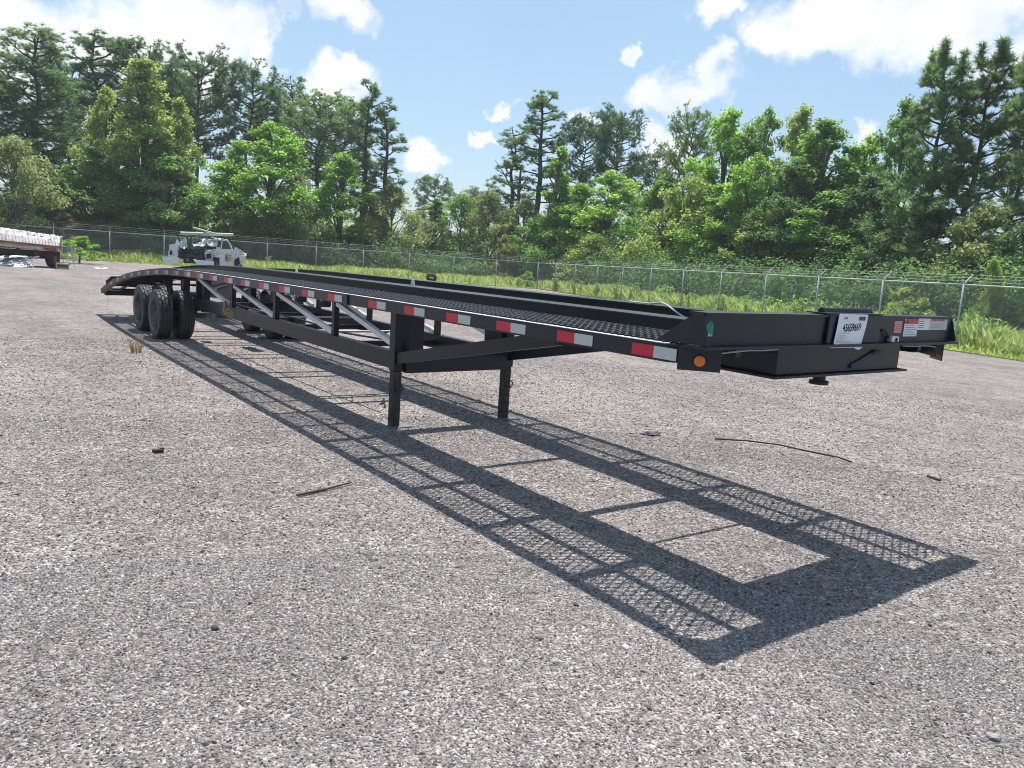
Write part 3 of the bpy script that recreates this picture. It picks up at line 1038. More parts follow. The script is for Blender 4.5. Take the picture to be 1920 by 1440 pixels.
# headboard: an I beam standing on the deck ends
zb = 1.306
HB = MB()
HB.box(-0.012, 0.0, 0.03, W - 0.03, zb + 0.012, zb + 0.160)
HB.box(-0.09, 0.05, 0.0, W + 0.01, zb - 0.004, zb + 0.011)
HB.box(-0.10, 0.012, 0.03, W - 0.03, zb + 0.161, zb + 0.173)
hb = P(HB, 'headboard', 'black')
for side in (0, 1):
    fy = (lambda y: y) if side == 0 else mir
    mb = MB(); y = fy(0.022)
    mb.prism([(0.045, y - 0.005, zb + 0.013), (-0.28, y - 0.005, zb + 0.013), (-0.06, y - 0.005, zb + 0.165), (0.0, y - 0.005, zb + 0.165)], (0, 0.010, 0)); P(mb, 'end_gusset', 'black')
    # marker light plate hung under the cut corner
    a, b = R3([-0.115, fy(-0.005)]), R3([0.03, fy(0.145)])
    t = (b - a) / np.linalg.norm(b - a)
    nrm = R3([t[1], -t[0]]); nrm = nrm if nrm[0] > 0 else -nrm
    mb = MB()
    mb.prism([(*a, zb - 0.003), (*b, zb - 0.003), (*b, zb - 0.118), (*a, zb - 0.118)], (*(-nrm * 0.008), 0))
    lp = P(mb, 'marker_plate', 'black')
    cpt = (a + b) / 2 + nrm * 0.001
    mb = MB(); mb.tube([(*cpt, zb - 0.068), (*(cpt + nrm * 0.006), zb - 0.068)], 0.033, 24); P(mb, 'lamp_bezel', 'ink', lp)
    mb = MB(); mb.tube([(*(cpt + nrm * 0.0062), zb - 0.068), (*(cpt + nrm * 0.013), zb - 0.068), (*(cpt + nrm * 0.017), zb - 0.068)], [0.028, 0.027, 0.016], 24); P(mb, 'amber_lens', 'amber', lp, smooth=False)
    mb = MB(); mb.tube([(-0.02, fy(0.14), zb - 0.036), (0.0, fy(0.25), zb - 0.022), (0.01, fy(0.38), zb - 0.014), (0.012, fy(0.50), zb - 0.016), (0.004, fy(0.64), zb - 0.013)], 0.0042, 6); P(mb, 'light_wire', 'hose')

# kingpin box
mb = MB()
mb.box(-0.375, -0.004, 0.655, W - 0.655, 1.150, zb - 0.006)
kb = P(mb, 'kingpin_box', 'black', bevel=0.004)
mb = MB(); mb.prism([(-0.385, 0.60, 1.136), (0.03, 0.60, 1.136), (0.03, W - 0.60, 1.136), (-0.385, W - 0.60, 1.136)], (0, 0, 0.012)); P(mb, 'coupler_plate', 'black', kb)
mb = MB(); mb.tube([(-0.14, 1.295, 1.136), (-0.14, 1.295, 1.075)], 0.036, 20)
mb.tube([(-0.14, 1.295, 1.075), (-0.14, 1.295, 1.055)], 0.056, 20); P(mb, 'kingpin', 'rubber', kb)
mb = MB(); mb.bar((0.002, 1.37, 1.178), (0.002, 1.62, 1.258), 0.012, 0.022); mb.bar((0.004, 1.60, 1.255), (0.016, 1.66, 1.262), 0.02, 0.024); P(mb, 'release_rod', 'darkpart', kb)

# winch box in the middle of the headboard
mb = MB()
mb.prism([(0.002, 1.060, zb + 0.013), (0.020, 1.060, zb + 0.013), (0.018, 1.070, zb + 0.176), (0.002, 1.070, zb + 0.176)], (0, 0.555, 0))
wb = P(mb, 'winch_box', 'black', bevel=0.003)
mb = MB(); mb.box(-0.11, 0.022, 1.035, 1.63, zb + 0.1765, zb + 0.184); P(mb, 'box_lid', 'black', wb)
mb = MB(); mb.tube([(-0.05, 1.08, zb + 0.198), (-0.05, 1.60, zb + 0.198)], 0.013, 10); mb.box(-0.07, -0.03, 1.08, 1.60, zb + 0.1842, zb + 0.196); P(mb, 'lid_hinge', 'black', wb)

# plug socket on the front
mb = MB(); mb.box(0.002, 0.045, 1.735, 1.815, zb - 0.003 + 0.0155, zb + 0.052); sk = P(mb, 'plug_socket', 'chrome', bevel=0.008)
mb = MB(); mb.tube([(0.0455, 1.775, zb + 0.031), (0.047, 1.775, zb + 0.031)], 0.014, 14); P(mb, 'socket_hole', 'ink', sk)
mb = MB(); mb.tube([(0.004, 1.66, zb + 0.085), (0.012, 1.685, zb + 0.09), (0.016, 1.71, zb + 0.065), (0.018, 1.74, zb + 0.04)], 0.007, 6); P(mb, 'socket_cable', 'rubber', sk)

# warning stickers on the right of the headboard
def sticker(y0, y1, z0, z1, mat, name='warning_sticker', x=0.0008, th=0.001):
    mb = MB(); mb.box(x, x + th, y0, y1, z0, z1)
    return P(mb, name, mat)
s1 = sticker(1.815, 1.905, 1.375, 1.447, 'pink')
for k in range(4):
    mb = MB(); mb.box(0.0019, 0.0022, 1.825, 1.895, 1.386 + 0.013 * k, 1.390 + 0.013 * k); P(mb, 'print_line', 'stred', s1)
s2 = sticker(1.935, 2.105, 1.352, 1.462, 'paper')
mb = MB(); mb.prism([(0.0019, 1.935, 1.430), (0.0019, 2.105, 1.430), (0.0019, 2.105, 1.462), (0.0019, 1.955, 1.462), (0.0019, 1.935, 1.452)], (0.0006, 0, 0)); P(mb, 'red_header', 'stred', s2)
mb = MB(); mb.prism([(0.0026, 1.955, 1.436), (0.0026, 1.980, 1.436), (0.0026, 1.9675, 1.455)], (0.0004, 0, 0)); P(mb, 'warning_triangle', 'ink', s2)
for k in range(6):
    mb = MB(); mb.box(0.0019, 0.0022, 1.945, 2.095 - 0.02 * (k % 3), 1.360 + 0.0115 * k, 1.364 + 0.0115 * k); P(mb, 'print_line', 'inkgrey', s2)
s3 = sticker(2.108, 2.262, 1.392, 1.466, 'paper')
for k in range(4):
    mb = MB(); mb.box(0.0019, 0.0022, 2.115, 2.185, 1.406 + 0.013 * k, 1.411 + 0.013 * k); P(mb, 'print_line', 'inkgrey', s3)
s4 = sticker(2.265, 2.50, 1.392, 1.462, 'stgrey')
mb = MB(); mb.box(0.0019, 0.0024, 2.285, 2.46, 1.451, 1.4615); P(mb, 'red_header', 'stred', s4)
for k in range(3):
    mb = MB(); mb.box(0.0019, 0.0022, 2.28, 2.44, 1.405 + 0.012 * k, 1.408 + 0.012 * k); P(mb, 'print_line', 'inkgrey', s4)

# green lot tag on the left of the headboard
mb = MB(); gx0 = 0.0008
mb.prism([(gx0, 0.042, 1.362), (gx0, 0.094, 1.362), (gx0, 0.094, 1.418), (gx0, 0.078, 1.438), (gx0, 0.062, 1.438), (gx0, 0.044, 1.418)], (0.0014, 0, 0))
gt = P(mb, 'green_tag', 'green')
mb = MB(); mb.box(0.0024, 0.0028, 0.049, 0.087, 1.367, 1.377); P(mb, 'tag_barcode_field', 'paper', gt)
for k, (a, b) in enumerate(((0.052, 0.060), (0.0635, 0.067), (0.072, 0.083))):
    mb = MB(); mb.box(0.0030, 0.0033, a, b, 1.3685, 1.3755); P(mb, 'bar_mark', 'ink', gt)


def put_text(body, size, loc, rot, mat, parent, name, sx=1.0, org=None, bold=0.004):
    me = text_mesh(body, size, bold)
    mt_ = Matrix.Translation(Vector(loc)) @ rot @ Matrix.Diagonal((sx, 1, 1, 1))
    me.transform(Matrix.Translation(-Vector(org if org else ORG.get(parent.name))) @ mt_)
    me.materials.clear(); me.materials.append(M[mat])
    o = bpy.data.objects.new(name, me); COL.objects.link(o); o.parent = parent
    return o


FACE_X = Matrix(((0, 0, 1, 0), (1, 0, 0, 0), (0, 1, 0, 0), (0, 0, 0, 1)))     # text facing +X, reading along +Y
FACE_Y = Matrix(((1, 0, 0, 0), (0, 0, -1, 0), (0, 1, 0, 0), (0, 0, 0, 1)))    # text facing -Y, reading along +X
TO = (-8.0, W / 2, 0.0)
put_text('5', 0.034, (0.0026, 0.070, 1.420), FACE_X, 'ink', gt, 'tag_number', 1.0, TO)
put_text('L', 0.014, (0.0026, 0.067, 1.400), FACE_X, 'ink', gt, 'tag_letter', 1.0, TO)

# maker's mark on the chord: a tall K and an oval with the rest of the name
mk = put_text('K', 0.17, (-9.36, 0.5985, 0.655), FACE_Y, 'yellow', TR, 'maker_mark', 1.0, TO, 0.03)
mb = MB()
ov = []
for t in np.linspace(0, 2 * PI, 37)[:-1]:
    ov.append((math.cos(t), math.sin(t)))
n = len(ov)
vs = [(-9.13 + 0.20 * c, 0.5985, 0.632 + 0.058 * s) for c, s in ov] + [(-9.13 + 0.183 * c, 0.5985, 0.632 + 0.047 * s) for c, s in ov]
vs += [(x, y - 0.0015, z) for x, y, z in vs]
fs = []
for i in range(n):
    j = (i + 1) % n
    fs += [(2 * n + i, 2 * n + j, 3 * n + j, 3 * n + i), (i, j, 2 * n + j, 2 * n + i), (n + i, 3 * n + i, 3 * n + j, n + j), (i, n + i, n + j, j)]
mb.add(vs, fs)
P(mb, 'mark_oval', 'yellow', mk)
put_text('aufman', 0.085, (-9.13, 0.5985, 0.634), FACE_Y, 'yellow', mk, 'mark_lettering', 1.15, TO, 0.015)
# lamp where the first diagonal meets the chord
mb = MB(); mb.box(-9.30, -9.22, 0.575, 0.598, 0.735, 0.80); P(mb, 'side_lamp', 'orange')

# wheels: dual tyres on two axles
def tyre_profile(r, w):
    h = w / 2
    pr = [(r * 0.60, -h * 0.80), (r * 0.66, -h * 0.98), (r * 0.80, -h * 1.04), (r * 0.93, -h * 0.98), (r * 0.985, -h * 0.86)]
    tr = [-0.86, -0.52, -0.50, -0.44, -0.42, -0.06, -0.04, 0.04, 0.06, 0.42, 0.44, 0.50, 0.52, 0.86]
    ge = [0, 0, 1, 1, 0, 0, 1, 1, 0, 0, 1, 1, 0, 0]
    for t, g in zip(tr[1:-1], ge[1:-1]):
        pr.append((r * (0.962 if g else 1.0) - 0.004 * abs(t), h * t))
    pr += [(r * 0.985, h * 0.86), (r * 0.93, h * 0.98), (r * 0.80, h * 1.04), (r * 0.66, h * 0.98), (r * 0.60, h * 0.80)]
    return pr


RW = 0.405
for ax in (-11.33, -12.50):
    for yc, outer in ((0.175, -1), (0.515, 1), (W - 0.515, -1), (W - 0.175, 1)):
        c = (ax, yc, RW - 0.006 + gz0(yc))
        mb = MB(); mb.lathe_y(tyre_profile(RW, 0.218), c, 56, False)
        wh = P(mb, 'wheel', 'tyre', smooth=False)
        s_ = outer
        mb = MB()
        pr = [(RW * 0.615, s_ * 0.10), (RW * 0.625, s_ * 0.118), (RW * 0.59, s_ * 0.112), (RW * 0.575, s_ * 0.06), (RW * 0.545, s_ * -0.02 if yc in (0.175, W - 0.175) else s_ * 0.02), (RW * 0.30, s_ * -0.045 if yc in (0.175, W - 0.175) else s_ * 0.05), (RW * 0.26, s_ * -0.03), (0.001, s_ * -0.03)]
        mb.lathe_y(pr, c, 40, False)
        P(mb, 'rim', 'rim', wh)
        if yc in (0.175, W - 0.175):
            mb = MB(); mb.lathe_y([(0.075, s_ * -0.03), (0.075, s_ * 0.05), (0.06, s_ * 0.07), (0.001, s_ * 0.072)], c, 18, False); P(mb, 'hub', 'darkpart', wh)
    mb = MB(); mb.tube([(ax, 0.30, RW), (ax, W - 0.30, RW)], 0.062, 12); P(mb, 'axle', 'darkpart')
    for side in (0, 1):
        fy = (lambda y: y) if side == 0 else mir
        mb = MB()
        for k in range(4):
            l = 0.50 - 0.10 * k
            pts = [(ax + t * l, fy(YB), RW + 0.075 + 0.018 * k + 0.05 * (1 - t * t) * 0 + 0.07 * t * t) for t in np.linspace(-1, 1, 7)]
            for p, q in zip(pts[:-1], pts[1:]):
                mb.bar(p, q, 0.075, 0.014)
        P(mb, 'leaf_spring', 'darkpart')
        mb = MB(); yy = fy(YB + 0.15); mb.tube([(ax + 0.30, yy, RW + 0.03), (ax + 0.47, yy, RW + 0.03)], 0.078, 14); mb.tube([(ax + 0.47, yy, RW + 0.03), (ax + 0.52, yy, RW + 0.03)], 0.035, 10); P(mb, 'brake_chamber', 'rim')
for side in (0, 1):
    fy = (lambda y: y) if side == 0 else mir
    for x in (-10.72, -11.92, -13.10):
        z1 = zp(x) - 0.102
        mb = MB(); mb.prism([(x - 0.13, fy(YB) - 0.05, z1), (x + 0.13, fy(YB) - 0.05, z1), (x + 0.05, fy(YB) - 0.05, RW + 0.10), (x - 0.05, fy(YB) - 0.05, RW + 0.10)], (0, 0.10, 0)); P(mb, 'spring_hanger', 'black')
    # side plate that carries the tail behind the axles
    mb = MB(); y = fy(0.66)
    mb.prism([(-13.05, y, zp(-13.05) - 0.103), (-13.05, y, 0.60), (-13.55, y, 0.50), (-15.45, y, 0.44), (-15.45, y, zp(-15.45) - 0.103)], (0, 0.012, 0)); P(mb, 'tail_web', 'black')
# air tank slung between the chords
mb = MB(); mb.tube([(-10.3, 1.32, 0.52), (-10.27, 1.32, 0.52), (-9.75, 1.32, 0.52), (-9.72, 1.32, 0.52)], [0.06, 0.10, 0.10, 0.06], 18); P(mb, 'air_tank', 'darkpart', smooth=True)
mb = MB(); mb.tube([(-5.0, 1.0, 0.735), (-6.0, 0.95, 0.70), (-7.4, 0.92, 0.735), (-8.6, 0.92, 0.70), (-9.8, 0.9, 0.72)], 0.012, 6); P(mb, 'air_hose', 'rubber')
for x in (-5.2,):
    mb = MB(); mb.bar((x, 1.15, 0.72), (x - 0.55, 1.42, 0.72), 0.02, 0.012); mb.tube([(x - 0.2, 1.2, 0.735), (x - 0.32, 1.3, 0.735)], 0.022, 8); P(mb, 'pull_rod', 'chrome')
for x in (-8.3, -10.1, -9.2):
    mb = MB(); mb.tube([(x, W - 0.80, 0.86), (x, W - 0.95, 0.86)], 0.05, 12); P(mb, 'strap_winch', 'darkpart')

# tail: rear beam, lamps, ramp plates and stake lugs
mb = MB(); mb.box(-15.62, -15.48, 0.062, W - 0.062, 0.405, 0.52); P(mb, 'rear_beam', 'black', bevel=0.006)
for y0, y1 in ((0.15, 0.62), (0.70, 1.05), (W - 1.05, W - 0.70), (W - 0.62, W - 0.15)):
    mb = MB(); mb.box(-15.475, -15.455, y0, y1, 0.505, 0.522); P(mb, 'light_strip', 'white')
for side in (0, 1):
    fy = (lambda y: y) if side == 0 else mir
    a, b = sorted((fy(0.10), fy(0.60)))
    mb = MB()
    x0, x1 = -14.05, -15.1
    mb.prism([(x0, a, zp(x0) + 0.035), (x1, a, zp(x0) - 0.02), (x1 - 0.12, a, zp(x0) - 0.075), (x1 - 0.12, a, zp(x0) - 0.090), (x1, a, zp(x0) - 0.036), (x0, a, zp(x0) + 0.018)], (0, b - a, 0)); P(mb, 'ramp_plate', 'darkpart')
    for x in (-15.42, -15.22, -15.02):
        mb = MB(); y = fy(0.09); mb.box(x - 0.03, x + 0.03, y - 0.02, y + 0.02, zp(x), zp(x) + 0.12); mb.box(x - 0.045, x + 0.045, y - 0.022, y + 0.022, zp(x) + 0.12, zp(x) + 0.15); P(mb, 'stake_lug', 'darkpart')
    mb = MB()
    for x in np.arange(-15.3, -13.9, 0.16):
        mb.bar((x, a, zp(x) + 0.025), (x, b, zp(x) + 0.025), 0.03, 0.03)
    P(mb, 'traction_cleats', 'dustblack')
# tie down wire hanging at the tail
mb = MB(); mb.tube([(-15.3, 0.08, 0.42), (-15.31, 0.08, 0.3), (-15.3, 0.07, 0.21)], 0.004, 5); P(mb, 'hanging_wire', 'rubber')
# white pointers standing between the beams
for x, h_ in ((-4.14, 0.055), (-7.05, 0.04)):
    mb = MB(); zz = zp(x) + 0.089
    mb.prism([(x - 0.028, YB + 0.06, zz), (x + 0.028, YB + 0.06, zz), (x + 0.008, YB + 0.06, zz + h_), (x - 0.008, YB + 0.06, zz + h_)], (0, 0.02, 0)); P(mb, 'white_pointer', 'wpaint')

# pale hose thrown across the two beams
pts = [(-2.38, 1.90, zp(-2.38) + 0.097), (-2.06, 1.82, zp(-2.06) + 0.098), (-1.875, 1.748, 1.412), (-1.80, 1.742, 1.395), (-1.726, 1.740, 1.363), (-1.582, 1.739, 1.306), (-1.40, 1.739, 1.235), (-1.2, 1.74, 1.18), (-0.9, 1.745, 1.165), (-0.48, 1.745, 1.17)]
mb = MB(); mb.tube(pts, 0.0075, 8)
ho = mb.build('air_line', M['hose'], None, smooth=True); tag(ho, 'pale grey hose lying across the trailer beams near the front', 'hose')

# auction sheet taped over the winch box
def auction_sheet():
    xf = 0.030
    org = (xf, 1.28, 1.36)
    root = thing('paper_sheet', org, 'white paper lot sheet numbered 45659669 taped on the headboard box', 'sheet')
    mb = MB()
    nu, nv = 14, 18
    def pt(u, v):
        # v 0 at the top; the sheet leans to the left and its foot curls out
        y = 1.128 + 0.302 * u - 0.030 * v + 0.004 * math.sin(6 * v) * u
        z = 1.487 - 0.186 * v - 0.006 * u * (1 - v) * 0 + 0.004 * math.sin(5 * u + 1) * v ** 3
        x = xf - 0.006 + 0.004 * math.sin(7 * u + 3 * v) * v + 0.012 * max(0, v - 0.9) * 10 * (0.3 + 0.7 * (1 - u)) + 0.004
        if v > 0.93:
            z += 0.006 * math.sin(9 * u)
        return (x, y, z)
    vs = [pt(i / nu, j / nv) for j in range(nv + 1) for i in range(nu + 1)]
    fs = [(j * (nu + 1) + i, j * (nu + 1) + i + 1, (j + 1) * (nu + 1) + i + 1, (j + 1) * (nu + 1) + i) for j in range(nv) for i in range(nu)]
    mb.add(vs, fs)
    # torn lower flap
    mb.add([(xf + 0.010, 1.055, 1.298), (xf + 0.012, 1.13, 1.303), (xf + 0.012, 1.40, 1.300), (xf + 0.016, 1.345, 1.283), (xf + 0.016, 1.28, 1.2965), (xf + 0.012, 1.06, 1.2945)], [(0, 1, 5), (1, 2, 3, 4), (1, 4, 5)])
    sh = mb.build('sheet', M['paper'], root, org=org, smooth=True)
    def f(u, v, d=0.0016):
        x, y, z = pt(u, v)
        return (x + d, y, z)
    tilt = FACE_X @ Matrix.Rotation(math.radians(2.5), 4, 'Z')
    c = f(0.52, 0.42, 0.003)
    put_text('45659669', 0.060, c, tilt, 'ink', root, 'lot_number', 0.80, org, 0.012)
    put_text('IAA', 0.022, f(0.24, 0.13), tilt, 'ink', root, 'logo_print', 1.0, org)
    for k, u in enumerate(np.linspace(0.70, 0.90, 9)):
        mb = MB(); x, y, z = f(u, 0.07); mb.box(x, x + 0.0006, y, y + (0.005 if k % 3 else 0.008) * 0.62, z - 0.022, z); mb.build('barcode_bar', M['ink'], root, org=org)
    for v, ln in ((0.58, 0.42), (0.66, 0.30), (0.72, 0.36), (0.79, 0.24), (0.86, 0.55)):
        mb = MB(); x, y, z = f(0.06, v, 0.002); mb.box(x, x + 0.0006, y, y + 0.30 * ln, z - 0.0035, z); mb.build('print_line', M['stgrey'], root, org=org)


auction_sheet()


# ------------------------------------------------------------------ trees and undergrowth
def leaf_cards(rng, pos, nrm, ln, wd):
    """one small folded leaf spray (two triangles) at each position"""
    n = len(pos)
    nrm = nrm / (np.linalg.norm(nrm, axis=1, keepdims=True) + 1e-9)
    ref = rng.normal(size=(n, 3))
    a = np.cross(nrm, ref); a /= np.linalg.norm(a, axis=1, keepdims=True) + 1e-9
    b = np.cross(nrm, a)
    l = (ln * (0.6 + 0.8 * rng.random(n)))[:, None]
    w = (wd * (0.6 + 0.8 * rng.random(n)))[:, None]
    v = np.empty((n, 4, 3))
    v[:, 0] = pos - a * l * 0.5
    v[:, 1] = pos + b * w * 0.5 + a * l * 0.05
    v[:, 2] = pos + a * l * 0.5 - nrm * l * 0.12
    v[:, 3] = pos - b * w * 0.5 + a * l * 0.05
    f = np.arange(n * 4).reshape(n, 4)
    return v.reshape(-1, 3), f


def rand_dir(rng, n):
    d = rng.normal(size=(n, 3))
    return d / np.linalg.norm(d, axis=1, keepdims=True)


def limb_mesh(name, limbs, mat):
    mb = MB()
    for pts, rs in limbs:
        mb.tube(pts, rs, 7 if rs[0] > 0.08 else 5, cap=False)
    me = mb.mesh(name, smooth=True)
    me.materials.append(mat)
    return me


def make_broad(seed, H, Wd, base=0.12, lobes=46, n=15000, leaf=0.20, cone=0.0, lean=0.0, gaps=0.25):
    """broadleaf: leafy lobes carried at limb ends through an uneven envelope"""
    rng = np.random.default_rng(seed)
    limbs = []
    tr = [(0, 0, 0)]
    wob = rng.normal(size=(6, 2)) * 0.05 * Wd * 0.4
    for k in range(1, 7):
        t = k / 6
        tr.append((wob[k - 1][0] * t + lean * t * H, wob[k - 1][1] * t, H * 0.90 * t))
    rad = [0.018 * H * (1 - 0.85 * k / 6) + 0.01 for k in range(7)]
    limbs.append((tr, rad))
    pos, nrm = [], []
    cs = []
    for i in range(lobes):
        t = base + (1 - base) * ((i + rng.random()) / lobes) ** 0.85
        s = (t - base) / (1 - base)
        env = (math.sin(PI * min(1, 0.18 + 0.82 * s) ** 0.8) ** 0.75) if cone <= 0 else ((1 - s) ** (0.75) * min(1, s * 5 + 0.35) + 0.04)
        env = max(env, 0.06)
        ph = rng.random() * 2 * PI
        rr = Wd * 0.5 * env * (0.25 + 0.80 * math.sqrt(rng.random()))
        c = R3([rr * math.cos(ph) + lean * t * H, rr * math.sin(ph), t * H])
        br = Wd * (0.065 + 0.085 * rng.random()) * (0.62 + 0.45 * env)
        c[2] = min(c[2], H - br * 0.5)
        cs.append((c, br))
        z0 = max(0.1 * H, c[2] - 0.30 * H * (0.4 + rng.random()) * (0.35 + env))
        s0 = z0 / (H * 0.9)
        p0 = R3([np.interp(s0, np.linspace(0, 1, 7), [q[j] for q in tr]) for j in range(3)])
        if i % 2 == 0:
            mid = (p0 + c) / 2 + R3([0, 0, 0.05 * H]) * rng.random()
            limbs.append(([p0, mid, c], [0.008 * H, 0.005 * H, 0.002 * H]))
    wts = R3([b ** 2 for _, b in cs]); wts /= wts.sum()
    cnt = rng.multinomial(n, wts)
    for (c, br), k in zip(cs, cnt):
        d = rand_dir(rng, k)
        # each lobe is itself a handful of sprays
        sub = rand_dir(rng, 9)
        j = rng.integers(0, 9, k)
        d2 = d * 0.55 + sub[j] * 0.75
        r = br * (0.30 + 0.95 * rng.random(k) ** 0.8)
        p = c + d2 * r[:, None] * R3([1, 1, 0.72])
        pos.append(p)
        nrm.append(d * 0.8 + R3([0, 0, 0.55]) + rng.normal(size=(k, 3)) * 0.5)
    pos = np.concatenate(pos); nrm = np.concatenate(nrm)
    keep = pos[:, 2] > 0.25
    v, f = leaf_cards(rng, pos[keep], nrm[keep], leaf, leaf * 0.62)
    return limbs, fast_mesh('crown', v, f)


def make_pine(seed, H, Wd, base=0.5, branches=46, tufts=700, needles=22, nl=0.26, style='round', sag=0.0, bare=0.15, puff=0.085, candles=0):
    """loblolly pine: straight trunk, whorled limbs, needle tufts at the limb ends"""
    rng = np.random.default_rng(seed)
    limbs = []
    w = rng.normal(size=(8, 2)) * 0.015 * H
    w[:2] *= 0.3
    ts = np.linspace(0, 1, 8)
    tr = [(w[k][0] * ts[k], w[k][1] * ts[k], H * 0.985 * ts[k]) for k in range(8)]
    r0 = 0.0125 * H + 0.02
    limbs.append((tr, [r0 * (1 - 0.88 * t ** 1.2) for t in ts]))
    def trunk(t):
        return R3([np.interp(t, ts, [q[j] for q in tr]) for j in range(3)])
    ends = []
    for i in range(branches):
        t = base + (0.99 - base) * ((i + rng.random()) / branches)
        s = (t - base) / (1 - base)
        if style == 'round':
            ln = Wd * 0.5 * (0.45 + 0.65 * math.sin(PI * min(1, 0.15 + 0.80 * s)) ** 0.8)
        elif style == 'cone':
            ln = Wd * 0.5 * (1.05 - 0.85 * s)
        else:
            ln = Wd * 0.5 * (0.35 + 0.65 * rng.random()) * (1.05 - 0.5 * s)
        ln *= 0.75 + 0.4 * rng.random()
        ph = i * 2.4 + rng.random() * 0.8
        rise = (0.15 + 0.55 * s + 0.2 * rng.random()) - sag * (1 - s)
        p0 = trunk(t - 0.02)
        d = R3([math.cos(ph), math.sin(ph), 0])
        mid = p0 + d * ln * 0.5 + R3([0, 0, ln * 0.5 * rise * 0.6])
        e = p0 + d * ln + R3([0, 0, ln * rise])
        limbs.append(([p0, mid, e], [0.0045 * H, 0.003 * H, 0.0015 * H]))
        ends.append((p0, mid, e, ln))
        # side twigs
        for k in range(3):
            u = 0.45 + 0.5 * rng.random()
            q = mid + (e - mid) * (u - 0.3) if u > 0.5 else p0 + (mid - p0) * u * 2
            dd = d * 0.6 + rand_dir(rng, 1)[0] * 0.8
            e2 = q + dd * ln * 0.35 + R3([0, 0, ln * 0.15])
            limbs.append(([q, e2], [0.002 * H, 0.001 * H]))
            ends.append((q, (q + e2) / 2, e2, ln * 0.45))
    for k in range(int(branches * bare)):
        t = base * (0.55 + 0.45 * rng.random()); ph = rng.random() * 6.28
        p0 = trunk(t); ln = Wd * (0.12 + 0.2 * rng.random())
        limbs.append(([p0, p0 + R3([math.cos(ph) * ln, math.sin(ph) * ln, ln * 0.25 * rng.normal()])], [0.0025 * H, 0.001 * H]))
    # puffs of needles at the limb ends with air between them
    cen, crad = [], []
    for (p0, mid, e, ln) in ends:
        for k in range(2 if ln > Wd * 0.25 else 1):
            u = (0.62 + 0.42 * rng.random()) if k == 0 else (0.30 + 0.4 * rng.random())
            q = p0 * (1 - u) ** 2 + mid * 2 * u * (1 - u) + e * u ** 2
            cen.append(q + rng.normal(size=3) * R3([0.03, 0.03, 0.035]) * Wd)
            crad.append(Wd * puff * (0.55 + 0.9 * rng.random()))
    cen = R3(cen); crad = R3(crad)
    pick = rng.choice(len(cen), tufts, p=crad ** 2 / (crad ** 2).sum())
    dv = rand_dir(rng, tufts)
    tp = list(cen[pick] + dv * (crad[pick] * (0.25 + 0.8 * rng.random(tufts)))[:, None] * R3([1, 1, 0.75]))
    if candles:
        order = sorted(range(len(ends)), key=lambda i: -ends[i][2][2])[:candles]
        for i in order:
            e = ends[i][2]
            for k in range(7):
                tp.append(e + R3([rng.normal() * 0.03, rng.normal() * 0.03, 0.14 * k]))
    tp.append(trunk(1.0))
    tp = R3(tp)
    m_ = len(tp)
    cen = np.repeat(tp, needles, axis=0)
    ax = rand_dir(rng, m_) * 0.5 + R3([0, 0, 0.95])
    d = rand_dir(rng, m_ * needles) + np.repeat(ax, needles, axis=0) * 0.75
    d /= np.linalg.norm(d, axis=1, keepdims=True)
    l = nl * (0.7 + 0.6 * rng.random(m_ * needles))[:, None]
    sd = np.cross(d, rand_dir(rng, m_ * needles)); sd /= np.linalg.norm(sd, axis=1, keepdims=True) + 1e-9
    wv = nl * 0.062
    v = np.empty((m_ * needles, 3, 3))
    v[:, 0] = cen + sd * wv + d * l * 0.08
    v[:, 1] = cen - sd * wv + d * l * 0.08
    v[:, 2] = cen + d * l
    return limbs, fast_mesh('crown', v.reshape(-1, 3), np.arange(m_ * needles * 3).reshape(-1, 3))


VAR = {}


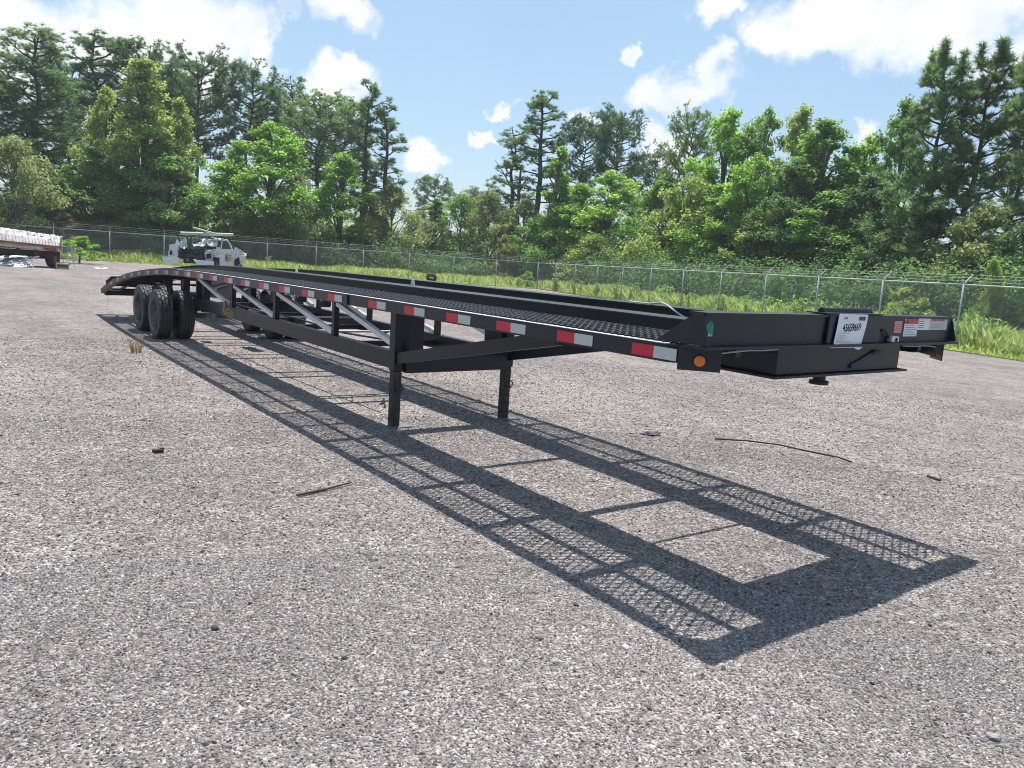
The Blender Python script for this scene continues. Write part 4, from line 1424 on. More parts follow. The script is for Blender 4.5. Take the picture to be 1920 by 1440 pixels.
def variant(key):
    if key in VAR:
        return VAR[key]
    spec = {
        'broadA': lambda: make_broad(1, 10, 5.2, 0.06, 84, 27000, 0.165),
        'broadB': lambda: make_broad(2, 10, 5.6, 0.10, 76, 26000, 0.17),
        'broadC': lambda: make_broad(3, 10, 4.6, 0.05, 92, 25000, 0.16),
        'coneA': lambda: make_broad(4, 12, 4.6, 0.04, 96, 27000, 0.165, 1.0),
        'coneB': lambda: make_broad(5, 10, 3.6, 0.05, 78, 18000, 0.16, 1.0),
        'bushA': lambda: make_broad(6, 5, 5.0, 0.04, 76, 17000, 0.13),
        'bushB': lambda: make_broad(7, 5, 4.4, 0.03, 66, 15000, 0.14),
        'smallbush': lambda: make_broad(8, 2, 2.0, 0.05, 26, 4500, 0.09),
        'vine': lambda: make_broad(9, 11, 4.4, 0.03, 104, 28000, 0.16),
        'pineA': lambda: make_pine(21, 17, 6.0, 0.52, 40, 2700, 22, 0.27, 'round', puff=0.095),
        'pineB': lambda: make_pine(22, 17, 5.6, 0.62, 34, 2300, 22, 0.27, 'round', puff=0.10),
        'pineC': lambda: make_pine(23, 17, 4.4, 0.45, 34, 900, 22, 0.26, 'thin', puff=0.075),
        'pineD': lambda: make_pine(24, 14, 3.6, 0.40, 26, 520, 22, 0.25, 'thin', puff=0.075),
        'pineE': lambda: make_pine(25, 16, 6.6, 0.20, 54, 2500, 22, 0.27, 'cone', 0.15, puff=0.08),
        'pineF': lambda: make_pine(26, 13, 5.6, 0.14, 50, 1250, 26, 0.32, 'cone', 0.0, 0.3, puff=0.075, candles=9),
        'pineG': lambda: make_pine(27, 13, 4.6, 0.30, 40, 950, 26, 0.32, 'cone', 0.0, 0.4, puff=0.08, candles=9),
    }[key]
    limbs, crown = spec()
    bark = M['bark'] if key.startswith('pine') else M['bark2']
    tm = limb_mesh('trunk', limbs, bark)
    crown.materials.append(M['needle'])
    zs = [p[2] for l, _ in limbs for p in l]
    co = np.empty(len(crown.vertices) * 3, np.float32); crown.vertices.foreach_get('co', co); co = co.reshape(-1, 3)
    H = float(np.percentile(co[:, 2], 99.9))
    q = np.percentile(co[:, 0], [1.5, 98.5]); Wd = float(q[1] - q[0])
    VAR[key] = (tm, crown, H, Wd)
    return VAR[key]


_rr = random.Random(77)


def tree(key, px, dist, top, wpx, leaf, label, cat='tree', name=None, group=None):
    """a tree standing at the bearing of column px, dist metres off, whose head reaches row top"""
    tm, crown, H, Wd = variant(key)
    if key != 'smallbush' and 34.6 < dist < 80:
        dist += 4.5 if px < 800 else 3.0        # set the wood back so the verge lies in the sun
    # bearing of the foot: the tree stands vertical below its head
    hp = at(px, top, dist)
    x, y = float(hp[0]), float(hp[1])
    h = float(hp[2])
    sz = h / H
    wm = wpx * dist / F_PX
    sx = wm / Wd
    nm = name or ('pine_tree' if key.startswith('pine') else 'bush' if 'bush' in key else 'broadleaf_tree')
    root = thing(nm, (x, y, 0.0), label, cat, group, _rr.random() * 6.28)
    root.scale = (sx, sx, sz)
    t = linkmesh('trunk', tm, tm.materials[0], root)
    c = linkmesh('crown', crown, M[leaf], root)
    return root


G1 = 'pines along the yard'
G2 = 'broadleaf trees behind the fence'
G3 = 'bushes behind the fence'
TREES = [
    # left block
    ('pineE', 70, 62, 55, 190, 'needle', 'tall dense dark pine at the far left above the wrecked flatbed'),
    ('pineC', 182, 68, 58, 110, 'needle', 'thin open pine with bare side branches right of the far left pine'),
    ('pineB', 258, 70, 72, 130, 'needle', 'tall pine head rising right behind the tip of the conical yellow green tree'),
    ('pineA', 372, 66, 88, 130, 'needle', 'tall pine with thick dark trunk standing just above the wrecked white pickup'),
    ('pineB', 466, 68, 114, 112, 'needle', 'round headed pine just right of the one above the wrecked white pickup'),
    ('pineD', 549, 74, 140, 52, 'needle', 'small far pine tip showing between the round headed pine and the broad domed pine'),
    ('pineA', 600, 66, 172, 150, 'needle_y', 'broad domed pine above the small tree with an orange tip'),
    ('pineA', 648, 69, 182, 110, 'needle', 'lower pine merged into the right shoulder of the broad domed pine'),
    ('pineD', 690, 64, 152, 74, 'needle', 'thin tall pine at the right edge of the left wood, its neighbour sparser'),
    ('pineD', 731, 63, 192, 76, 'needle', 'sparse crooked pine against the sky, last on the right of the left wood'),
    ('pineA', 128, 72, 118, 130, 'needle', 'pine half hidden between the far left pine and the thin open pine'),
    ('pineA', 318, 73, 120, 130, 'needle', 'pine filling the gap left of the thick trunked pine above the wrecked pickup'),
    ('pineB', 518, 72, 188, 120, 'needle', 'lower pine between the round headed pine and the broad domed pine'),
    ('broadC', 85, 62, 285, 120, 'lf_mid', 'mid green tree at the foot of the far left pine'),
    ('pineA', -45, 60, 110, 150, 'needle', 'pine cut by the left edge of the photo'),
    ('broadB', 200, 58, 165, 100, 'lf_yellow', 'pale yellow green willowy tree left of the conical yellow green tree'),
    ('coneA', 270, 57, 112, 134, 'lf_yellow', 'tall conical yellow green tree in the middle of the left wood'),
    ('broadA', 335, 59, 185, 88, 'lf_yellow', 'yellow green tree leaning on the right side of the conical one'),
    ('broadA', 305, 56, 262, 150, 'lf_mid', 'wide mid green tree filling the foot of the conical yellow green tree'),
    ('broadC', 180, 57, 280, 130, 'lf_mid', 'mid green tree under the pale willowy tree'),
    ('pineF', 108, 55, 330, 95, 'needle_y', 'young bushy pine with soft green needles between the far left pine and the wrecked flatbed'),
    ('bushA', 25, 54, 255, 130, 'lf_olive', 'large olive bush tree at the left edge above the wrecked flatbed'),
    ('broadB', 510, 60, 232, 200, 'lf_bright', 'bright green broad tree below the round headed pine'),
    ('broadC', 445, 60, 265, 70, 'lf_bright', 'narrow bright green tree just right of the thick dark pine trunk'),
    ('bushA', 555, 58, 322, 110, 'lf_olive', 'dull olive bushy tree in front of the bright green broad tree'),
    ('broadC', 642, 60, 288, 120, 'lf_bright', 'bright green small tree with a pale tip under the broad domed pine'),
    ('bushA', 737, 61, 345, 120, 'lf_olive', 'rounded grey olive bush tree under the sparse crooked pine'),
    ('broadC', 690, 62, 350, 70, 'lf_mid', 'mid green tree wedged left of the rounded grey olive bush tree'),
    ('bushB', 430, 57, 395, 80, 'lf_olive', 'olive bush right behind the wrecked white pickup'),
    ('bushB', 120, 54, 398, 64, 'lf_brown', 'brownish topped bush behind the fence right of the wrecked flatbed'),
    # low gap in the middle
    ('pineB', 812, 96, 328, 70, 'needle', 'far round pine peeping over the low gap in the middle'),
    ('pineB', 905, 100, 352, 80, 'needle', 'far pine lowest in the gap between the two woods'),
    ('coneB', 818, 66, 372, 70, 'lf_bright', 'slim bright green tree in the low gap'),
    ('bushA', 868, 66, 362, 115, 'lf_mid', 'mid green bush tree right of the slim bright tree in the gap'),
    ('bushA', 920, 65, 355, 110, 'lf_olive', 'grey green bush tree in the middle of the low gap'),
    ('bushB', 985, 62, 372, 105, 'lf_olive', 'grey green bush tree below the dead snag'),
    # right block
    ('pineC', 1020, 66, 172, 105, 'needle', 'tall open pine above the dead snag, tallest of the middle group'),
    ('pineD', 968, 68, 236, 78, 'needle', 'thin see through pine left of the tall open pine'),
    ('pineB', 1096, 66, 214, 90, 'needle', 'pine with rounded head between the tall open pine and the split headed pine'),
    ('pineB', 1165, 64, 198, 100, 'needle', 'pine with split head, right one of the middle group'),
    ('pineA', 1228, 66, 280, 90, 'needle', 'low dark pine right of the split headed pine'),
    ('coneB', 1050, 61, 276, 85, 'lf_bright', 'pointed bright green tree in front of the tall open pine'),
    ('broadB', 1150, 59, 322, 180, 'lf_bright', 'bright green rounded tree below the split headed pine'),
    ('broadC', 1090, 60, 345, 130, 'lf_bright', 'bright green tree right of the pointed one'),
    ('pineA', 1298, 58, 202, 95, 'needle_y', 'pine standing over the wall of broadleaf trees, left of the pale tall tree'),
    ('broadA', 1372, 55, 205, 165, 'lf_bright', 'pale green tall tree at the left end of the right hand wood top'),
    ('broadB', 1440, 54, 204, 140, 'lf_mid', 'mid green tall tree right of the pale tall tree'),
    ('broadA', 1508, 53, 200, 130, 'lf_yellow', 'thin topped yellow green tree left of the vine covered tree'),
    ('bushA', 1300, 52, 330, 165, 'lf_yellow', 'big soft yellowish willow bush behind the fence right of the middle'),
    ('vine', 1555, 48, 226, 172, 'lf_mid', 'vine smothered tree with a square dark head'),
    ('broadB', 1630, 48, 258, 150, 'lf_bright', 'bright green tree with some yellow leaves right of the vine smothered tree'),
    ('broadB', 1420, 50, 290, 150, 'lf_bright', 'bright green bushy tree under the pale tall tree'),
    ('broadA', 1705, 47, 188, 125, 'lf_mid', 'tall mid green tree just left of the big right hand pines'),
    ('broadA', 1500, 47, 300, 150, 'lf_dark', 'dark leaved tree left of the trunk of the vine smothered tree'),
    ('broadA', 1640, 45, 330, 160, 'lf_dark', 'dark leaved tree behind the headboard of the trailer'),
    ('broadB', 1250, 56, 330, 150, 'lf_mid', 'mid green tree filling the wood left of the big yellowish willow bush'),
    ('broadA', 1360, 51, 345, 170, 'lf_bright', 'leafy bright tree right behind the big yellowish willow bush'),
    ('broadC', 1560, 45, 360, 170, 'lf_mid', 'mid green tree over the fence left of the winch box'),
    ('broadB', 1450, 48, 390, 170, 'lf_yellow', 'yellow green low tree over the fence left of the dark leaved one'),
    ('bushA', 1040, 60, 385, 130, 'lf_mid', 'mid green bush tree under the pointed bright green tree'),
    ('bushA', 790, 63, 395, 90, 'lf_olive', 'olive bush left of the slim bright tree in the gap'),
    ('pineF', 1782, 40, 82, 190, 'needle_y', 'big near pine with upright shoots, first of the right hand pines'),
    ('pineG', 1862, 41, 70, 130, 'needle', 'near pine with candles at its top, second of the right hand pines'),
    ('pineF', 1950, 39, 78, 150, 'needle_y', 'near pine cut by the right edge of the photo'),
    ('broadB', 1740, 41, 360, 170, 'lf_dark', 'dark leaved tree at the foot of the first right hand pine'),
    ('bushB', 1850, 37, 380, 150, 'lf_olive', 'olive bush tree at the foot of the second right hand pine'),
    ('bushB', 1930, 36, 410, 110, 'lf_dark', 'dark bush cut by the right edge of the photo'),
    ('bushA', 1120, 55, 440, 120, 'lf_yellow', 'low pale bush grown through the fence near its corner'),
    ('bushB', 1210, 52, 475, 90, 'lf_bright', 'low green bush right of the pale bush at the fence corner'),
    ('bushB', 1866, 34.5, 484, 44, 'lf_yellow', 'small yellowish bush behind the fence near the right edge of the photo'),
    ('smallbush', 148, 48, 442, 66, 'lf_bright', 'round light green bush in front of the fence beside the wrecked flatbed'),
    ('smallbush', 706, 60.5, 497, 46, 'lf_mid', 'dark little bush at the fence beyond the middle of the trailer'),
    ('smallbush', 990, 58, 508, 30, 'lf_bright', 'small bright bush just left of the fence corner post'),
    ('smallbush', 945, 59, 512, 44, 'lf_dark', 'low dark bush left of the small bright one by the fence corner'),
    ('smallbush', 1702, 32.5, 540, 76, 'lf_yellow', 'feathery yellow green bush behind the headboard of the trailer'),
    ('smallbush', 680, 62, 455, 36, 'lf_brown', 'dry pale shrub climbing the fence left of the rounded grey olive bush tree'),
    ('smallbush', 948, 61, 440, 44, 'lf_brown', 'dry tangle of pale twigs over the fence left of its corner'),
]
for row in TREES:
    key = row[0]
    grp = G1 if key.startswith('pine') else G3 if 'bush' in key else G2
    tree(*row, cat='pine' if key.startswith('pine') else 'bush' if 'bush' in key else 'tree', group=grp)


# dead snag in the middle
def snag():
    hp = at(977, 310, 70)
    x, y, h = float(hp[0]), float(hp[1]), float(hp[2])
    root = thing('dead_tree', (x, y, 0), 'bare dead snag with a broken top and one long limb reaching left', 'tree')
    mb = MB()
    mb.tube([(0, 0, 0), (0.05, 0, h * 0.5), (-0.05, 0, h * 0.8), (0.03, 0, h)], [0.20, 0.17, 0.14, 0.07], 9)
    t = mb.build('trunk', M['bark2'], root, org=(0, 0, 0), smooth=True)
    r = RGT[:2] / np.linalg.norm(RGT[:2])
    def q(dx, z):
        return (r[0] * dx, r[1] * dx, z)
    for pts, rr in (([q(0, h * 0.72), q(-0.8, h * 0.82), q(-1.5, h * 0.93), q(-2.3, h * 1.03)], [0.08, 0.06, 0.045, 0.02]), ([q(0, h * 0.78), q(0.5, h * 0.88), q(0.9, h * 0.9)], [0.09, 0.06, 0.02]), ([q(-1.2, h * 0.89), q(-1.3, h * 0.99)], [0.04, 0.015])):
        mb = MB(); mb.tube(pts, rr, 7); mb.build('limb', M['bark'], root, org=(0, 0, 0), smooth=True)


snag()


def fence_bearing(px):
    """distance at which the bearing of column px meets the fence"""
    v = pray(px, 540)[:2]; v = v / np.linalg.norm(v)
    best = None
    for a, b in ((FA0, FB), (FB, FC1)):
        d = b - a
        A_ = np.array([[v[0], -d[0]], [v[1], -d[1]]])
        try:
            s, u = np.linalg.solve(A_, a - CAM[:2])
        except np.linalg.LinAlgError:
            continue
        if s > 0 and -0.001 <= u <= 1.001:
            best = s if best is None else min(best, s)
    return best or 30.0


def undergrowth():
    """the tangled mass of leaves behind the fence that reads as one wall"""
    rng = np.random.default_rng(4)
    pos, nrm = [], []
    for px in np.arange(-420, 2500, 9.0):
        fd = fence_bearing(np.clip(px, -200, 2080))
        for k in range(3):
            dd = fd + (5.0 if px < 1250 else 7.0) + 6.5 * rng.random() + (3.0 if 360 < px < 480 else 0)
            hmax = (1.6 + 1.7 * rng.random()) * (1.0 if px > 500 else 1.35) * (0.75 if 750 < px < 1060 else 1) * (0.7 if 360 < px < 480 else 1)
            p = at(px + rng.normal() * 6, 540, dd)
            n = 300
            d = rand_dir(rng, n)
            c = R3([p[0], p[1], hmax * (0.25 + 0.5 * rng.random())])
            r = R3([0.8, 0.8, hmax * 0.42])
            pp = c + d * r * (0.5 + 0.6 * rng.random((n, 1)))
            pos.append(pp[pp[:, 2] > 0.1]); nrm.append((d + R3([0, 0, 0.6]) + rng.normal(size=(n, 3)) * 0.5)[pp[:, 2] > 0.1])
    pos = np.concatenate(pos); nrm = np.concatenate(nrm)
    v, f = leaf_cards(rng, pos, nrm, 0.16, 0.10)
    o = linkmesh('undergrowth', fast_mesh('undergrowth', v, f), M['lf_dark']); tag(o, kind='stuff')
    # the wood further back, closing the low gaps
    pos, nrm = [], []
    for px in np.arange(-600, 2700, 16.0):
        for k in range(3):
            dd = 84 + 40 * rng.random()
            hm = (5.2 if 740 < px < 1060 else 4.2 if px < 500 else 7.5) * (0.7 + 0.5 * rng.random())
            p = at(px + rng.normal() * 10, 540, dd)
            n = 110
            d = rand_dir(rng, n)
            pp = R3([p[0], p[1], hm * (0.2 + 0.6 * rng.random())]) + d * R3([1.8, 1.8, hm * 0.35]) * (0.5 + 0.6 * rng.random((n, 1)))
            kz = pp[:, 2] > 0.1
            pos.append(pp[kz]); nrm.append((d + R3([0, 0, 0.6]))[kz])
    v, f = leaf_cards(rng, np.concatenate(pos), np.concatenate(nrm), 0.42, 0.28)
    o = linkmesh('far_woods', fast_mesh('far_woods', v, f), M['lf_mid']); tag(o, kind='stuff')


undergrowth()


def grass():
    rng = np.random.default_rng(8)
    P0, HH = [], []
    for px in np.arange(-300, 2250, 1.0):
        fd = fence_bearing(np.clip(px, -200, 2080))
        n = 34 if px < 1000 else 46
        front = 0.9
        if 560 < px < 1006: front = 0.9 * max(0, (720 - px) / 160) if px < 720 else 0.0
        if 1006 <= px < 1350: front = 0.1 + 0.8 * (px - 1006) / 344
        t = rng.random(n) ** 1.2
        dd = fd - front + ((4.6 if px < 1250 else 6.2) + front) * t
        pxs = px + rng.random(n)
        v = FWD[:2] + np.outer((pxs - 960) / F_PX, RGT[:2]) + UPV[:2] * ((720 - 540) / F_PX)
        v /= np.linalg.norm(v, axis=1, keepdims=True)
        P0.append(CAM[:2] + v * dd[:, None])
        edge = np.clip((dd - (fd - front)) / 1.6, 0.12, 1)
        tall = 0.60 if px < 1010 else 0.68
        clump = 0.65 + 0.5 * math.sin(px * 0.045) * math.sin(px * 0.017 + 1)
        HH.append(tall * edge * (0.45 + 0.75 * rng.random(n)) * (0.75 + 0.35 * clump))
    p = np.concatenate(P0); h = np.concatenate(HH); n = len(p)
    ang = rng.random(n) * 6.28
    w = 0.020 + 0.018 * rng.random(n)
    side = np.stack([np.cos(ang), np.sin(ang), np.zeros(n)], 1) * w[:, None]
    lean = np.stack([rng.normal(size=n), rng.normal(size=n), np.zeros(n)], 1) * (0.28 * h)[:, None]
    b = np.column_stack([p, np.full(n, 0.0)])
    v = np.empty((n, 4, 3))
    mid = b + lean * 0.35 + np.stack([np.zeros(n), np.zeros(n), h * 0.6], 1)
    tip = b + lean + np.stack([np.zeros(n), np.zeros(n), h], 1)
    v[:, 0] = b - side; v[:, 1] = b + side; v[:, 2] = mid + side * 0.7; v[:, 3] = tip
    o = linkmesh('verge_grass', fast_mesh('verge_grass', v.reshape(-1, 3), np.arange(n * 4).reshape(n, 4)), M['grass']); tag(o, kind='stuff')


grass()


def weeds():
    """taller leafy weeds standing in the grass"""
    rng = np.random.default_rng(15)
    protos = []
    for k in range(3):
        h = 1.0
        mb = MB()
        ns = 4 + k
        pos, nrm = [], []
        for i in range(ns):
            a = rng.random() * 6.28; sp = 0.10 + 0.14 * rng.random()
            hh = h * (0.6 + 0.4 * rng.random())
            e = R3([math.cos(a) * sp, math.sin(a) * sp, hh])
            mb.tube([(0, 0, 0), tuple(e * R3([0.4, 0.4, 0.55])), tuple(e)], [0.008, 0.006, 0.003], 4, cap=False)
            u = 0.25 + 0.75 * rng.random(26)
            pp = e * np.stack([u ** 1.3, u ** 1.3, u], 1) + rng.normal(size=(26, 3)) * 0.055
            pos.append(pp); nrm.append(rng.normal(size=(26, 3)) + R3([0, 0, 0.8]))
        v, f = leaf_cards(rng, np.concatenate(pos), np.concatenate(nrm), 0.13, 0.055)
        lm = fast_mesh('leaves', v, f); lm.materials.append(M['weed'])
        sm = mb.mesh('stems'); sm.materials.append(M['stem'])
        protos.append((sm, lm))
    spots = [(1040, 0.6, 0.9), (1075, 1.0, 1.0), (1150, 0.8, 0.8), (1190, 1.3, 0.9), (1240, 0.9, 0.8), (1330, 1.1, 1.0), (1362, 0.6, 0.8), (1400, 1.4, 0.9), (1448, 1.2, 1.1), (1470, 0.8, 1.0), (1500, 1.3, 1.15), (1545, 0.9, 1.1), (1565, 1.6, 1.2), (1600, 1.0, 1.0), (1640, 1.3, 0.95), (1665, 0.7, 1.0), (1735, 0.8, 0.9), (1770, 1.4, 0.8), (1850, 0.9, 0.75), (1890, 1.3, 0.85), (970, 0.6, 0.7), (880, 0.9, 0.6), (640, 1.0, 0.8), (530, 1.0, 0.8), (500, 1.6, 0.9), (285, 0.9, 0.9), (262, 1.4, 0.8)]
    vs_s, fs_s, vs_l, fs_l = [], [], [], []
    spots = spots + [(float(a), float(b), float(c)) for a, b, c in zip(rng.uniform(1020, 1900, 90), rng.uniform(0.2, 3.0, 90), rng.uniform(0.5, 1.0, 90))]
    for i, (px, dd, h) in enumerate(spots):
        p = at(px, 540, fence_bearing(px) + dd)
        s = 1.15 * h * (0.85 + 0.3 * rng.random())
        a = rng.random() * 6.28
        Rz = R3([[math.cos(a), -math.sin(a), 0], [math.sin(a), math.cos(a), 0], [0, 0, 1]])
        for me, vs_, fs_, is_leaf in ((protos[i % 3][0], vs_s, fs_s, False), (protos[i % 3][1], vs_l, fs_l, True)):
            co = np.empty(len(me.vertices) * 3, np.float32); me.vertices.foreach_get('co', co)
            co = (co.reshape(-1, 3) @ Rz.T) * s + R3([p[0], p[1], 0])
            k = sum(len(q) for q in vs_)
            vs_.append(co); fs_.append(R3([list(pl.vertices) for pl in me.polygons]) + k)
    o = linkmesh('verge_weeds', fast_mesh('verge_weeds', np.concatenate(vs_l), np.concatenate(fs_l)), M['weed']); tag(o, kind='stuff')
    o = linkmesh('weed_stems', fast_mesh('weed_stems', np.concatenate(vs_s), np.concatenate(fs_s)), M['stem']); tag(o, kind='stuff')


weeds()


# ------------------------------------------------------------------ thin summer haze over the yard and the wood
def build_haze():
    mt, nt, out = new_mat('thin_haze')
    v = nd(nt, 'ShaderNodeVolumePrincipled')
    v.inputs['Color'].default_value = (0.86, 0.93, 1.0, 1)
    v.inputs['Density'].default_value = 0.0006
    v.inputs['Anisotropy'].default_value = 0.1
    nt.links.new(v.outputs[0], out.inputs['Volume'])
    mb = MB(); mb.box(-640, 640, -640, 640, -1.2, 24.0)
    o = mb.build('haze', mt); tag(o, kind='stuff')


build_haze()


# ------------------------------------------------------------------ wrecked pickup and flatbed at the back of the yard
def crumple(mb, c00, c10, c11, c01, nu, nv, amp, seed, th=0.03):
    """dented sheet between four corners, with thickness"""
    rng = np.random.default_rng(seed)
    nu, nv = nu * 2, nv * 2
    c00, c10, c11, c01 = (R3(c, float) for c in (c00, c10, c11, c01))
    n = np.cross(c10 - c00, c01 - c00); n /= np.linalg.norm(n) + 1e-9
    d = rng.normal(size=(nv + 1, nu + 1)) * amp * 1.5
    for _ in range(2):
        d = 0.6 * d + 0.1 * (np.roll(d, 1, 0) + np.roll(d, -1, 0) + np.roll(d, 1, 1) + np.roll(d, -1, 1))
    vs = []
    for lay in (0, 1):
        for j in range(nv + 1):
            for i in range(nu + 1):
                u, v = i / nu, j / nv
                p = c00 * (1 - u) * (1 - v) + c10 * u * (1 - v) + c11 * u * v + c01 * (1 - u) * v
                e = rng.normal(size=3) * amp * 0.12 if lay == 0 else R3([0, 0, 0])
                if lay == 0:
                    p = p + n * d[j, i] + e
                    vs.append(p)
                else:
                    vs.append(R3(vs[j * (nu + 1) + i]) - n * th)
    k = (nu + 1) * (nv + 1)
    fs = []
    for j in range(nv):
        for i in range(nu):
            a = j * (nu + 1) + i
            q = (a, a + 1, a + nu + 2, a + nu + 1)
            fs.append(q); fs.append(tuple(k + t for t in reversed(q)))
    bd = [i for i in range(nu + 1)] + [(j + 1) * (nu + 1) + nu for j in range(nv)] + [nv * (nu + 1) + nu - 1 - i for i in range(nu)] + [(nv - 1 - j) * (nu + 1) for j in range(nv - 1)]
    for a, b in zip(bd, bd[1:] + bd[:1]):
        fs.append((b, a, k + a, k + b))
    mb.add(vs, fs)
    return mb


def wreck_frame(name, px, dist, label, cat):
    """local axes: x to the right as seen, y away from the viewer"""
    p = at(px, 540, dist)
    r = math.atan2(RGT[1], RGT[0])
    v = p[:2] - CAM[:2]
    rz = math.atan2(v[1], v[0]) - PI / 2
    root = thing(name, (float(p[0]), float(p[1]), 0.0), label, cat, None, rz)
    return root


def pickup():
    dist = 45.0
    root = wreck_frame('wrecked_pickup', 390, dist, 'crushed white work pickup truck with its front torn open and pipes on its rack', 'truck')
    Z = (0, 0, 0)
    def B(mb, n, mat, par=root, **k):
        return mb.build(n, M[mat], par, org=Z, smooth='angle', **k)
    def X(px): return (px - 390) * dist / F_PX
    def Zz(py, dx=0): return CAM[2] + at(390, py, dist)[2] - CAM[2]
    z = lambda py: float(at(390, py, dist)[2])
    # side of the cab: door, pillar, roof (side recedes to the right)
    def sp(px, py):      # point on the side plane
        t = (px - 404) / 52.0
        return R3([X(px), -0.25 + 2.3 * t, z(py)])
    # cab side in pieces: door skin below the window
    mb = MB(); crumple(mb, sp(409, 497), sp(431, 498), sp(431, 465), sp(409, 466), 5, 5, 0.015, 1, 0.06); door = B(mb, 'door', 'wpaint')
    mb = MB()
    pl = [sp(409, 466.5), sp(411, 449), sp(419, 446.5), sp(425, 452), sp(430, 465)]
    inn = [sp(411, 465), sp(412.3, 450.5), sp(418.5, 448.6), sp(423, 453), sp(427.5, 464.2)]
    k = len(pl)
    vs = pl + inn + [q + R3([0.02, 0.05, 0]) for q in pl + inn]
    fs = []
    for i in range(k):
        j = (i + 1) % k
        fs += [(i, j, k + j, k + i), (2 * k + i, 3 * k + i, 3 * k + j, 2 * k + j), (i, 2 * k + i, 2 * k + j, j), (k + i, k + j, 3 * k + j, 3 * k + i)]
    mb.add(vs, fs); B(mb, 'window_frame', 'wpaint', door)
    mb = MB(); mb.prism([q + R3([0.01, 0.02, 0]) for q in inn], (0.01, 0.02, 0)); B(mb, 'window_glass', 'glass', door)
    mb = MB(); mb.bar(sp(427.5, 470) + R3([0.0, -0.03, 0]), sp(430, 470) + R3([0, -0.03, 0]), 0.03, 0.03); B(mb, 'handle', 'darkpart', door)
    # yellow and black lettering block on the door
    def face(px, py, d=0.05): return sp(px, py) + R3([0.018, -0.05, 0]) * (d / 0.05)
    for (x0, x1, y0, y1, mt_) in ((418, 421, 474, 476.5, 'yellow'), (418, 419.2, 477, 488, 'ink'), (420, 428, 475, 478.5, 'yellow'), (420.5, 429, 480, 483, 'yellow'), (420, 427, 484.5, 487.5, 'yellow')):
        mb = MB(); mb.prism([face(x0, y1), face(x1, y1), face(x1, y0), face(x0, y0)], (-0.004, 0.010, 0)); B(mb, 'door_print', mt_, door)
    # roof pressed down toward the front left
    mb = MB(); crumple(mb, sp(405, 447), sp(422, 446.3), sp(422, 446.3) + R3([-1.0, 1.1, 0.02]), R3([X(376), 0.9, z(452)]), 6, 5, 0.05, 2); B(mb, 'roof', 'wpaint')
    mb = MB(); crumple(mb, R3([X(364), -0.2, z(462)]), R3([X(404), -0.2, z(459)]), R3([X(406), 0.6, z(446)]), R3([X(380), 0.7, z(451)]), 8, 5, 0.09, 3); B(mb, 'hood', 'wpaint')
    # rear quarter behind the door, peeled open
    mb = MB(); crumple(mb, sp(431.5, 497), sp(448, 492), sp(455, 471), sp(431.5, 466), 6, 6, 0.06, 4, 0.05); B(mb, 'rear_quarter', 'wpaint')
    mb = MB(); crumple(mb, sp(433, 466), sp(455, 474), sp(452, 469), sp(436, 460), 6, 2, 0.05, 5, 0.04); B(mb, 'bed_rail', 'wpaint')
    # torn sheet strips at the back corner
    for i in range(7):
        mb = MB(); a = sp(441 + i * 1.3, 481 + i * 0.8); mb.bar(a, a + R3([0.06 + 0.05 * i, -0.1, -0.30 - 0.02 * i]), 0.03, 0.012); B(mb, 'torn_strip', 'chrome')
    # body mass inside
    mb = MB(); mb.box(X(350), X(404), 0.15, 1.6, z(496), z(468)); mb.box(X(404), X(420), 0.8, 2.0, z(496), z(470)); B(mb, 'chassis', 'darkpart')
    mb = MB(); crumple(mb, R3([X(341), -0.28, z(488)]), R3([X(386), -0.28, z(489)]), R3([X(384), -0.22, z(467)]), R3([X(345), -0.22, z(469)]), 8, 5, 0.08, 6, 0.2); B(mb, 'engine_bay', 'darkpart')
    mb = MB(); crumple(mb, R3([X(385), -0.34, z(488)]), R3([X(397), -0.30, z(489)]), R3([X(400), -0.24, z(467)]), R3([X(383), -0.26, z(469)]), 4, 6, 0.08, 7); B(mb, 'front_fender', 'wpaint')
    mb = MB(); crumple(mb, R3([X(400), -0.36, z(480)]), R3([X(409), -0.20, z(481)]), R3([X(409), -0.10, z(462)]), R3([X(396), -0.24, z(463)]), 4, 5, 0.06, 8); B(mb, 'front_fender', 'wpaint')
    mb = MB(); crumple(mb, R3([X(326), -0.22, z(485)]), R3([X(342), -0.30, z(485)]), R3([X(342), -0.20, z(461)]), R3([X(328), -0.10, z(464)]), 4, 5, 0.05, 9); B(mb, 'left_panel', 'wpaint')
    mb = MB(); crumple(mb, R3([X(337), -0.3, z(470)]), R3([X(357), -0.28, z(471)]), R3([X(356), 0.2, z(451)]), R3([X(338), 0.1, z(456)]), 5, 5, 0.10, 10); B(mb, 'crumpled_panel', 'wpaint')
    # dark gaps: missing windscreen, torn grille, hollow under the wing
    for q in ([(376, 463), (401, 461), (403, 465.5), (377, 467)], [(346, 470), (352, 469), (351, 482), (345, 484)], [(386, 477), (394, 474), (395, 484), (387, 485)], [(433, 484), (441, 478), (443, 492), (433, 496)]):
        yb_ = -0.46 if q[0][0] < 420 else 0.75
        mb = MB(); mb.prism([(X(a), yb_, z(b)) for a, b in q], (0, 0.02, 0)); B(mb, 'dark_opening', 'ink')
    mb = MB(); mb.tube([(X(357), -0.55, z(489.5)), (X(357), -0.40, z(489.5))], 0.07, 12); mb.tube([(X(357), -0.62, z(487)), (X(357), -0.55, z(487))], 0.04, 10); B(mb, 'tow_hitch', 'rim')
    # headlamp hole
    mb = MB(); mb.prism([(X(328.5), -0.36, z(482)), (X(333), -0.36, z(482)), (X(332.5), -0.33, z(474)), (X(329), -0.33, z(474))], (0, 0.02, 0)); B(mb, 'lamp_opening', 'ink')
